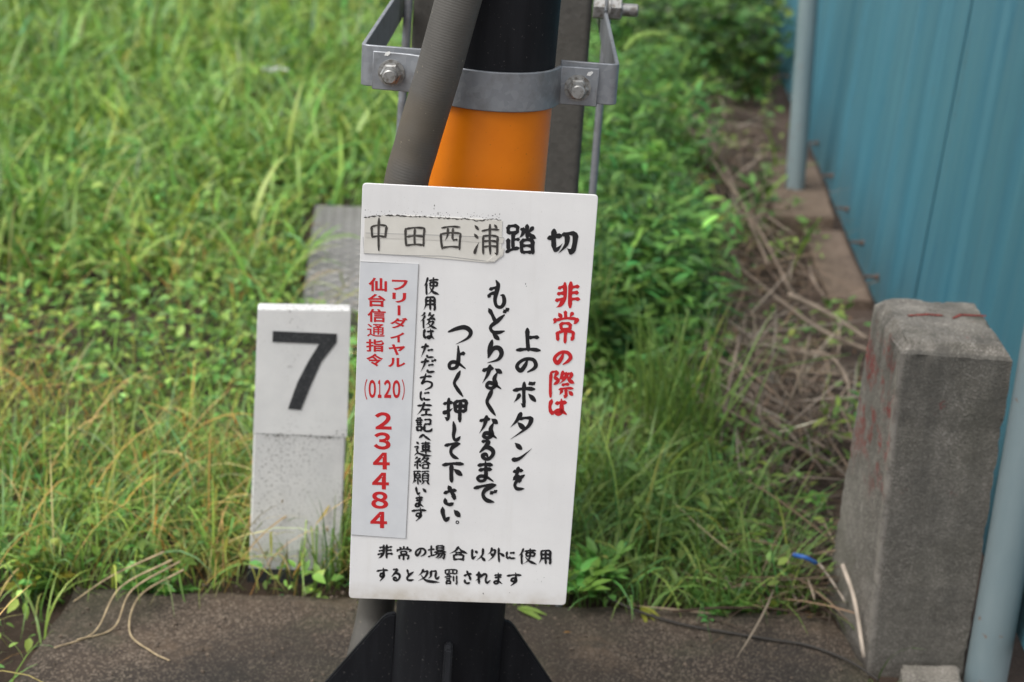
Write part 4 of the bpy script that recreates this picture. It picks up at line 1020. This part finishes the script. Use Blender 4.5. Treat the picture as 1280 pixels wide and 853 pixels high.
for k in range(6):
    N = len(P0); Q = P0 + np.stack([rng.normal(0, .025, N), rng.normal(0, .025, N), U(.02, .12, N)], 1); Q = Q[~blocked(Q)]; N = len(Q)
    a = U(0, 6.28, N); Ls = U(.02, .05, N)
    gc.add(*leaves(Q, np.stack([np.cos(a), np.sin(a), rng.normal(.3, .4, N)], 1), np.stack([rng.normal(0, .3, N), rng.normal(0, .3, N), np.ones(N)], 1), Ls, Ls * U(.14, .3, N), shade(GREEN_R, N, .25)))
tag(gc.build('ground_cover', M['leaf']), 'low bright green leafy weeds carpeting the soil between the grass', 'ground cover', kind='stuff')
# dark bushy growth against the far end of the fence
sh = Veg()
P0 = scatter(2600, -.3, 2.2, 7.9, 12.5, lambda P: (fdist(P) < 1.15) * 1.0)
for k in range(9):
    N = len(P0); Q = P0 + np.stack([rng.normal(0, .09, N), rng.normal(0, .09, N), U(.02, .50, N)], 1); Q = Q[fdist(Q) > -.02]; N = len(Q)
    a = U(0, 6.28, N); D_ = np.stack([np.cos(a), np.sin(a), rng.normal(-.1, .45, N)], 1); NR = np.stack([rng.normal(0, .5, N), rng.normal(0, .5, N) - .2, np.ones(N)], 1)
    Ls = U(.03, .075, N); sh.add(*leaves(Q, D_, NR, Ls, Ls * U(.28, .45, N), shade(DARKL, N, .4)))
tag(sh.build('undergrowth', M['leaf']), 'dark tangled leafy undergrowth against the far end of the blue fence', 'undergrowth', kind='stuff')
# seeding grass turned ochre on the left
dg_ = Veg()
P = scatter(9500, -2.3, -.2, 2.1, 5.4, lambda P: np.where(P[:, 1] < 2.72, .22, 1) * np.clip(1.25 - .42 * (P[:, 1] - 2.6), 0.05, 1) * np.clip(.5 + .8 * nz(P, 3.7, 1.), .08, 1))
N = len(P); az = rng.normal(-.25, .9, N) + np.where(rng.random(N) < .3, 3.0, 0); L_ = U(.14, .34, N); b0, bd = U(.1, .6, N), U(.5, 1.9, N)
dg_.add(*blades(P, L_, U(.0007, .0013, N), az, b0, bd, shade(OCHRE, N, .25), 7, wpow=6))
# hanging seed spikes near stem tips: short fat blades
P = scatter(5600, -2.3, -.2, 2.1, 5.1, lambda P: np.where(P[:, 1] < 2.72, .22, 1) * np.clip(1.3 - .45 * (P[:, 1] - 2.6), 0.05, 1) * np.clip(.5 + .8 * nz(P, 3.7, 1.), .05, 1))
N = len(P); Q = P + np.stack([np.zeros(N), np.zeros(N), U(.06, .19, N)], 1)
dg_.add(*blades(Q, U(.022, .048, N), U(.0016, .0030, N), U(0, 6.28, N), U(2.3, 3.1, N), U(-.3, .3, N), shade([(0.36, .22, .05), (.25, .26, .06), (.30, .19, .05), (.20, .27, .06)], N, .22), 4, wpow=3))
tag(dg_.build('dry_grass', M['dry']), 'thin ochre seeding grass stalks over the left side of the plot', 'dry grass', kind='stuff')
# straw and twig litter along the bare strip
st = Veg()
P = scatter(24000, -.2, 1.6, 2.75, 9.0, lambda P: np.where(fdist(P) < .17, .12, 1) * np.clip(strawmask(P) * 1.3 * np.clip(.55 + .7 * nz(P, 7.), .1, 1), 0.008, 1))
N = len(P); P[:, 2] += U(.0, .11, N) * np.clip(strawmask(P), .1, 1)
azs = np.where(fdist(P) < .24, math.atan2(fdir.y, fdir.x) + rng.normal(0, .12, N) + np.where(rng.random(N) < .5, math.pi, 0), U(0, 6.28, N))
st.add(*blades(P, U(.04, .26, N), U(.0008, .0022, N), azs, U(1.1, 1.7, N), U(-.2, .35, N), shade(STRAW, N, .35, .06), 4, wpow=8))
P = scatter(2600, -.2, 1.6, 2.75, 7.2, lambda P: np.clip(strawmask(P) * .8 + .12, 0, 1) * (fdist(P) < .75)); N = len(P); P[:, 2] += .006
a = U(0, 6.28, N); Ls = U(.012, .035, N)
st.add(*leaves(P, np.stack([np.cos(a), np.sin(a), rng.normal(0, .25, N)], 1), np.stack([rng.normal(0, .4, N), rng.normal(0, .4, N), np.ones(N)], 1), Ls, Ls * U(.2, .4, N), shade([(.20, .115, .065), (.13, .08, .05), (.28, .19, .12)], N, .3, .05)))
def tangle(n, a, b, w_, zmax, L_, W_):
    t = rng.random(n); A, B2 = np.array(at_z(*a, 0)), np.array(at_z(*b, 0)); P = A[None] * (1 - t[:, None]) + B2[None] * t[:, None]
    P[:, 0] += rng.normal(0, w_, n); P[:, 1] += rng.normal(0, w_ * 1.6, n)
    P[:, 2] = hgt(P[:, 0], P[:, 1]) + rng.random(n) ** 1.5 * zmax
    P = P[(fdist(P) > .13) & ~blocked(P)]; P = P[(fdist(P) > .26) | (fs_(P) < -.1) | (rng.random(len(P)) < .2)]; m = len(P)
    d = B2 - A; az = math.atan2(d[1], d[0]) + rng.normal(0, .55, m) + np.where(rng.random(m) < .5, math.pi, 0)
    az = np.where(rng.random(m) < .3, U(0, 6.28, m), az)
    st.add(*blades(P, U(*L_, m), U(*W_, m), az, U(1.2, 1.62, m), U(-.12, .25, m), shade([(.20, .155, .12), (.13, .098, .075), (.29, .24, .195), (.075, .055, .042)], m, .3, .05), 5, wpow=9))
tangle(620, (840, 110), (1050, 410), .10, .15, (.12, .5), (.0009, .0028))
tangle(40, (840, 110), (1050, 410), .09, .15, (.3, .6), (.003, .0045))
tangle(620, (880, 400), (1020, 600), .10, .12, (.10, .40), (.0008, .0024))
tangle(160, (940, 640), (1040, 740), .08, .05, (.06, .25), (.001, .0024))
tag(st.build('straw_litter', M['dry']), 'brown straw and twig litter along the bare strip by the fence', 'straw litter', kind='stuff')

# ---- single plants
def seeds(k): return np.random.default_rng(k)
def single(name, veg_parts, label, cat, mat='leaf', group=None):
    v = Veg()
    for p in veg_parts: v.add(*p)
    return tag(v.build(name, M[mat]), label, cat, group)
def stem_plant(px, py, h, nst, label, name, cat, k, cols=LEAFC, leaf=(.03, .07), wr=(.14, .24), lean=.25, z=0.0, group=None, per=26):
    r = seeds(k); p = at_z(px, py, z); parts = []
    for s in range(nst):
        az = r.uniform(0, 6.28); ln = r.uniform(.05, lean); hh = h * r.uniform(.7, 1.05)
        b = np.array([[p.x + r.normal(0, .03), p.y + r.normal(0, .03), float(hgt(p.x, p.y)) - .01]])
        one = lambda x: np.array([x])
        V, F, Cc = blades(b, one(hh), one(.0022), one(az), one(ln * .4), one(ln), shade([(.12, .19, .05)], 1, r=r), 6, wpow=5, r=r); parts.append((V, F, Cc))
        parts.append(blades(b, one(hh), one(.0022), one(az), one(ln * .4), one(ln), shade([(.12, .19, .05)], 1, r=r), 6, wpow=5, r=r))
        mid = V.reshape(-1, 2, 3).mean(1)
        t = r.uniform(.15, 1.0, per) ** .8; i = np.minimum((t * 6).astype(int), 5); fr_ = (t * 6 - i)[:, None]
        Q = mid[i] * (1 - fr_) + mid[i + 1] * fr_
        a = np.arange(per) * 2.4 + r.uniform(0, 6); up = r.uniform(-.1, .7, per) + t * .5
        Dd = np.stack([np.cos(a), np.sin(a), up], 1); Ls = r.uniform(*leaf, per) * (1.15 - .5 * t)
        NR = np.stack([r.normal(0, .2, per), r.normal(0, .2, per), np.ones(per)], 1)
        cc = shade(cols, per, .22, .12, r)
        parts.append(leaves(Q, Dd, NR, Ls, Ls * r.uniform(*wr, per), cc, r=r))
        # side lobes make the leaves look cut
        for sgn in (-1, 1):
            a2 = a + sgn * .75; D2 = np.stack([np.cos(a2), np.sin(a2), up], 1); O = Q + Dd / np.linalg.norm(Dd, axis=1, keepdims=True) * (Ls * .4)[:, None]
            parts.append(leaves(O, D2, NR, Ls * .5, Ls * .11, cc, r=r))
    return single(name, parts, label, cat, 'leaf', group)
MUG = [(0.125, 0.235, 0.055), (0.160, 0.280, 0.065), (0.090, 0.175, 0.045)]
gw = 'leafy weeds right of the sign'
stem_plant(748, 470, .50, 8, 'tall feathery green weed half hidden behind the right edge of the sign', 'weed_plant', 'weed', 1, MUG, lean=.4, group=gw)
stem_plant(800, 405, .46, 8, 'bushy cut leaved green weed below the hexagon bolt and right of the pillar', 'weed_plant', 'weed', 2, MUG, lean=.5, group=gw)
stem_plant(872, 352, .24, 6, 'low spreading green weed at the top of the straw heap', 'weed_plant', 'weed', 3, MUG, lean=.7, group=gw)
stem_plant(795, 270, .30, 5, 'bright weed with upright leaves between the pillar and the far straw', 'weed_plant', 'weed', 4, [(.15, .32, .045), (.18, .36, .06)], leaf=(.06, .12), wr=(.08, .13), lean=.35, group=gw)
stem_plant(936, 290, .34, 2, 'slender weed with long drooping blades before the far pipe post', 'weed_plant', 'weed', 5, MUG, leaf=(.09, .17), wr=(.07, .11), lean=.5, per=9, group=gw)
stem_plant(1022, 668, .15, 1, 'single upright green sprout on bare soil beside the boundary post', 'sprout', 'sprout', 6, [(.11, .27, .04)], leaf=(.05, .09), wr=(.10, .15), lean=.15, per=7)
stem_plant(228, 722, .075, 4, 'small lobed leaf weed at the slab edge left of the 7 marker', 'weed_plant', 'weed', 7, [(.14, .34, .06), (.17, .39, .08)], leaf=(.035, .055), wr=(.28, .40), lean=1.1, per=8, z=0)
stem_plant(905, 752, .05, 5, 'low pale green rosette weed at the slab edge right of the sign', 'weed_plant', 'weed', 8, [(.15, .33, .07), (.18, .37, .09)], leaf=(.04, .075), wr=(.16, .24), lean=1.0, per=9)
stem_plant(738, 744, .10, 3, 'broad bladed green weed at the slab edge touching the lower corner of the sign', 'weed_plant', 'weed', 9, [(.15, .33, .06)], leaf=(.08, .13), wr=(.10, .15), lean=.6, per=6)
stem_plant(22, 735, .12, 4, 'yellowing leafy weed at the left corner of the slab', 'weed_plant', 'weed', 10, [(.15, .30, .05), (.30, .27, .04), (.12, .26, .05)], leaf=(.03, .055), wr=(.25, .36), lean=.8, per=10)
# tall thin tuft beside the straw
def tuft(px, py, n, L, W, label, k, cols, spread=.05, b0=(.02, .35), bd=(.1, .8), name='grass_tuft', z=0., mat='grass', azm=None):
    r = seeds(k); p = at_z(px, py, z); P = np.stack([r.normal(p.x, spread, n), r.normal(p.y, spread, n), np.full(n, z - .03)], 1)
    P = P[~blocked(P)]; n = len(P)
    az = r.uniform(0, 6.28, n) if azm is None else r.normal(azm, .5, n)
    return single(name, [blades(P, r.uniform(*L, n), r.uniform(*W, n), az, r.uniform(*b0, n), r.uniform(*bd, n), shade(cols, n, .22, .12, r), 7, wpow=2.5, r=r)], label, 'grass tuft', mat)
tuft(842, 560, 190, (.20, .44), (.0014, .003), 'tall tuft of thin green grass standing at the left of the straw heap', 21, GREEN_R, .065)
tuft(745, 620, 150, (.14, .28), (.0014, .003), 'dense tuft of bright grass beside the lower right edge of the sign', 22, GREEN, .06, (.1, .5), (.5, 1.5))
tuft(880, 665, 90, (.12, .26), (.0014, .0028), 'spreading pale grass tuft with arching blades between the straw heap and the slab', 23, [(.17, .29, .07), (.14, .27, .05)], .08, (.3, .8), (.7, 1.6))
tuft(25, 300, 26, (.24, .42), (.006, .010), 'clump of broad upright grass blades at the far left edge of the plot', 24, GREEN, .06, (.05, .5), (.3, 1.2))
tuft(372, 716, 26, (.08, .19), (.0012, .0024), 'sparse green grass stalks growing up in front of the 7 marker', 25, [(.14, .27, .05), (.17, .30, .06), (.30, .22, .06)], .028, (.05, .4), (.1, .9))
tuft(414, 716, 20, (.10, .27), (.0012, .0024), 'taller grass stalks between the 7 marker and the edge of the sign', 26, [(.14, .27, .05), (.17, .30, .06)], .014, (.02, .25), (.1, .6))
tuft(285, 690, 70, (.12, .24), (.0008, .0016), 'ochre tuft of drooping dry grass against the left side of the 7 marker', 27, OCHRE, .04, (.3, .8), (.6, 1.6), mat='dry')
# foxtail head
def tube_thing(name, pts, r0, r1, label, cat, col, k=0, mat='dry', per=6, group=None):
    Pth = smooth_path(pts, per); n = len(Pth); bm = tube_bm(Pth, r0, 8, rad=[r0 + (r1 - r0) * i / (n - 1) for i in range(n)])
    me = bpy.data.meshes.new(name); bmesh.ops.recalc_face_normals(bm, faces=bm.faces); bm.to_mesh(me); bm.free()
    at = me.color_attributes.new('Col', 'FLOAT_COLOR', 'POINT')
    r = seeds(k); j = 1 + .18 * np.sin(np.arange(len(me.vertices)) // 8 * 1.7 + k); cc = np.concatenate([np.array(col)[None] * j[:, None], np.ones((len(me.vertices), 1))], 1)
    at.data.foreach_set('color', cc.astype(np.float32).ravel())
    return tag(link_mesh(name, me, M[mat], None, True), label, cat, group)
fy = 5.6
ft = empty('foxtail_grass', at_z(800, 260, 0), 'nodding green foxtail seed head right of the hexagon bolt', 'foxtail')
fp = [at_y(*p, fy) for p in ((782, 62), (795, 48), (812, 43), (834, 44))]
hd = tube_thing('seed_head', [fp[0], fp[1], fp[2], fp[3]], .011, .006, None, None, (.24, .36, .09), 1)
hd.parent = ft; hd.matrix_parent_inverse = Matrix.Translation(-ft.location)
r = seeds(4); Pm = smooth_path(fp, 60); n = 420; idx = r.integers(0, len(Pm), n); Q = np.array([Pm[i][:] for i in idx])
v = Veg(); v.add(*blades(Q, r.uniform(.014, .026, n), np.full(n, .0005), r.uniform(0, 6.28, n), r.uniform(.2, 2.6, n), r.uniform(-.2, .2, n), shade([(.30, .42, .13)], n, .2, .1, r), 2, r=r))
b_ = v.build('bristles', M['grass']); b_['kind'] = 'stuff'; b_.parent = ft; b_.matrix_parent_inverse = Matrix.Translation(-ft.location)
sp_ = tube_thing('stem', [at_z(790, 262, -.02), at_y(776, 160, fy), fp[0]], .003, .002, None, None, (.16, .28, .06), 2); sp_.parent = ft; sp_.matrix_parent_inverse = Matrix.Translation(-ft.location)
# long dry stems lying by the fence
gs = 'long dry stems lying along the bare strip'
def gz(px, py, z): return at_z(px, py, z)
tube_thing('dry_stem', [gz(985, 368, .10), gz(1035, 392, .07), gz(1084, 424, .05)], .008, .006, 'thick dry stem pointing at the boundary post top, upper of a parallel pair', 'dry stem', (.25, .20, .155), 1, group=gs)
tube_thing('dry_stem', [gz(968, 372, .10), gz(1025, 412, .06), gz(1088, 440, .04)], .006, .007, 'dry stem pointing at the boundary post top, lower of a parallel pair', 'dry stem', (.22, .175, .135), 2, group=gs)
tube_thing('dry_stem', [gz(1000, 438, .08), gz(1040, 447, .10), gz(1062, 490, .08), gz(1045, 540, .01)], .0045, .004, 'pale dry stem bent into a hook left of the boundary post', 'dry stem', (.27, .215, .165), 3, group=gs)
tube_thing('dry_stem', [gz(925, 420, .12), gz(905, 520, .06), gz(898, 610, .02)], .005, .004, 'steep dry stem dropping through the middle of the straw heap', 'dry stem', (.21, .165, .13), 4, group=gs)
tube_thing('dry_stem', [gz(838, 130, .10), gz(890, 200, .12), gz(950, 290, .10), gz(992, 372, .05)], .007, .006, 'long brown stem running from the far weeds past the footing blocks', 'dry stem', (.19, .145, .11), 5, group=gs)
tube_thing('dry_stem', [gz(900, 395, .10), gz(945, 425, .08), gz(985, 446, .03)], .006, .0055, 'short stout grey stem lying in the upper straw heap', 'dry stem', (.21, .175, .145), 6, group=gs)
tube_thing('dry_stem', [gz(880, 150, .08), gz(925, 250, .10), gz(960, 330, .08)], .006, .005, 'dry stem leaning beside the long brown stem near the far pipe post', 'dry stem', (.20, .155, .12), 7, group=gs)
tube_thing('dry_stem', [gz(960, 560, .03), gz(1000, 470, .09), gz(1012, 420, .10)], .0045, .004, 'thin dry stem rising steeply between the hooked stem and the straw heap', 'dry stem', (.20, .155, .115), 8, group=gs)
tube_thing('green_stalk', [gz(888, 510, .12), gz(945, 470, .16), gz(1010, 452, .17), gz(1062, 443, .16)], .0022, .0016, 'long thin green grass stalk arching over the straw heap to the boundary post', 'grass stalk', (.20, .30, .09), 9, 'grass')
tube_thing('pale_twig', [gz(1053, 706, .12), gz(1068, 750, .08), gz(1080, 822, .0)], .0045, .004, 'bare whitish twig leaning at the left foot of the boundary post', 'twig', (.52, .44, .36), 10)
tube_thing('pale_twig', [gz(1022, 702, .05), gz(1042, 730, .04), gz(1066, 768, .01)], .003, .0025, 'thinner grey twig with a white tip beside the blue plastic scrap', 'twig', (.40, .34, .28), 11)
# dried straw hanging over the slab's left corner
for i, (pts, lab) in enumerate(((((215, 700, .10), (150, 735, .05), (118, 790, .006), (68, 810, .005)), 'dry straw strand lying furthest left over the slab corner'),
                                (((225, 702, .09), (165, 738, .05), (142, 785, .006), (96, 800, .005)), 'dry straw strand between two others curling over the slab corner'),
                                (((230, 712, .08), (175, 745, .03), (162, 790, .006), (190, 815, .005), (212, 826, .005)), 'dry straw strand bending back to the right on the slab'),
                                (((205, 690, .11), (140, 720, .05), (92, 752, .03)), 'straw strand crossing above the left corner of the slab'))):
    for q_ in range(1):
        tube_thing('straw_strand', [gz(*p) for p in pts], .0020, .0012, lab, 'straw', (.46, .36, .22), 20 + i, group='dried straw hanging over the slab corner', per=10)
# cable, scrap, fallen leaves
cbl = [gz(760, 748, .02), gz(800, 765, .012), gz(850, 780, .006), (gz(905, 790, .006)), gz(960, 799, .006), gz(1010, 807, .006), gz(1060, 826, .007), gz(1098, 850, .004)]
tag(obj('loose_cable', tube_bm(smooth_path(cbl, 8), .0026, 8), M['wire'], smooth=True), 'thin dark cable snaking over the right half of the slab', 'cable')
tube_thing('dark_root', [gz(840, 765, .008), gz(900, 760, .02), gz(975, 762, .02), gz(1035, 775, .006)], .003, .002, 'thin dark root along the back edge of the slab right of the sign', 'root', (.07, .05, .035), 31)
tag(obj('plastic_scrap', tube_bm(smooth_path([gz(992, 694, .085), gz(1006, 697, .09), gz(1020, 704, .075)], 5), .0045, 8), M['bluep'], smooth=True), 'torn strip of blue plastic on the soil left of the boundary post', 'plastic scrap')
def fallen(px, py, az, L_, col, lab, n=1, k=0):
    r = seeds(k); p = at_z(px, py, 0.004); parts = []
    for i in range(n):
        a = az + (i - (n - 1) / 2) * .35; parts.append(leaves(np.array([[p.x, p.y, .006 + .003 * i]]), np.array([[math.cos(a), math.sin(a), .05]]), np.array([[.1, -.3, 1.]]), np.array([L_ * (1 - .1 * i)]), np.array([L_ * .10]), np.array([col]), r=r))
    tag(single('fallen_leaf', parts, lab, 'leaf'), lab, 'leaf')
fallen(646, 762, -.35, .065, (.22, .33, .07), 'two pointed green leaves lying on the slab by the foot of the pole', 2, 1)
fallen(800, 762, -1.0, .055, (.32, .33, .05), 'yellow green leaf spray lying on the slab beside the dark cable', 3, 2)
fallen(704, 792, .4, .016, (.34, .17, .04), 'small orange leaf fragment on the slab right of the pole', 1, 3)
fallen(1008, 773, .4, .020, (.30, .20, .06), 'small brown leaf scrap near the right end of the slab', 1, 4)
# white flower heads in the far grass
r = seeds(9)
for px, py, nfl, lab in ((342, 86, 26, 'flat white flower cluster in the grass left of the clamp bracket'),):
    p = at_y(px, py, 6.4); f_ = empty('white_flower', (p.x, p.y, 0), lab, 'flower')
    n = nfl; Q = np.stack([r.normal(p.x, .022, n), r.normal(p.y, .02, n), r.normal(p.z, .006, n)], 1); a = r.uniform(0, 6.28, n)
    o = single('flower_head', [leaves(Q, np.stack([np.cos(a), np.sin(a), r.uniform(0, .5, n)], 1), np.stack([r.normal(0, .3, n), r.normal(0, .3, n), np.ones(n)], 1), np.full(n, .018), np.full(n, .006), np.full((n, 3), .72), r=r)], None, None)
    s_ = tube_thing('stem', [(p.x, p.y + .03, -.03), (p.x, p.y + .01, p.z * .6), (p.x, p.y, p.z)], .002, .0015, None, None, (.13, .24, .05), 3)
    for q_ in (o, s_): q_.parent = f_; q_.matrix_parent_inverse = Matrix.Translation(-f_.location)

# grit and crumbs of soil lying on the slab, thicker along its back edge
bm = bmesh.new(); r = random.Random(12); k = 0
while k < 420:
    t = r.random(); y = BACK_Y - .01 - abs(r.gauss(0, .16)) * (1 if r.random() < .75 else 2.2); a_, b_ = ext(fl0, fl1, y), ext(fr0, fr1, y); p = a_.lerp(b_, t)
    k += 1; R0 = r.choice((.0012, .0018, .0025, .004)) * r.uniform(.7, 1.3)
    if (p.x - pole_x(0)) ** 2 + (y - POLE_Y) ** 2 < .04: continue
    m_ = Matrix.Translation((p.x, y, R0 * .4)) @ Matrix.Rotation(r.uniform(0, 6), 4, Vector((r.random(), r.random(), 1))) @ Matrix.Diagonal((1, r.uniform(.6, 1), r.uniform(.5, .8), 1))
    bmesh.ops.create_icosphere(bm, subdivisions=1, radius=R0, matrix=m_)
for v in bm.verts: v.co += Vector((r.uniform(-1, 1), r.uniform(-1, 1), r.uniform(-.5, .5))) * .0004
tag(obj('gravel', bm, m_plain('grit_stone', (0.12, 0.092, 0.068), 0.9, var=0.7, scale=60)), 'fine grit and soil crumbs scattered over the concrete slab', 'grit', kind='stuff')
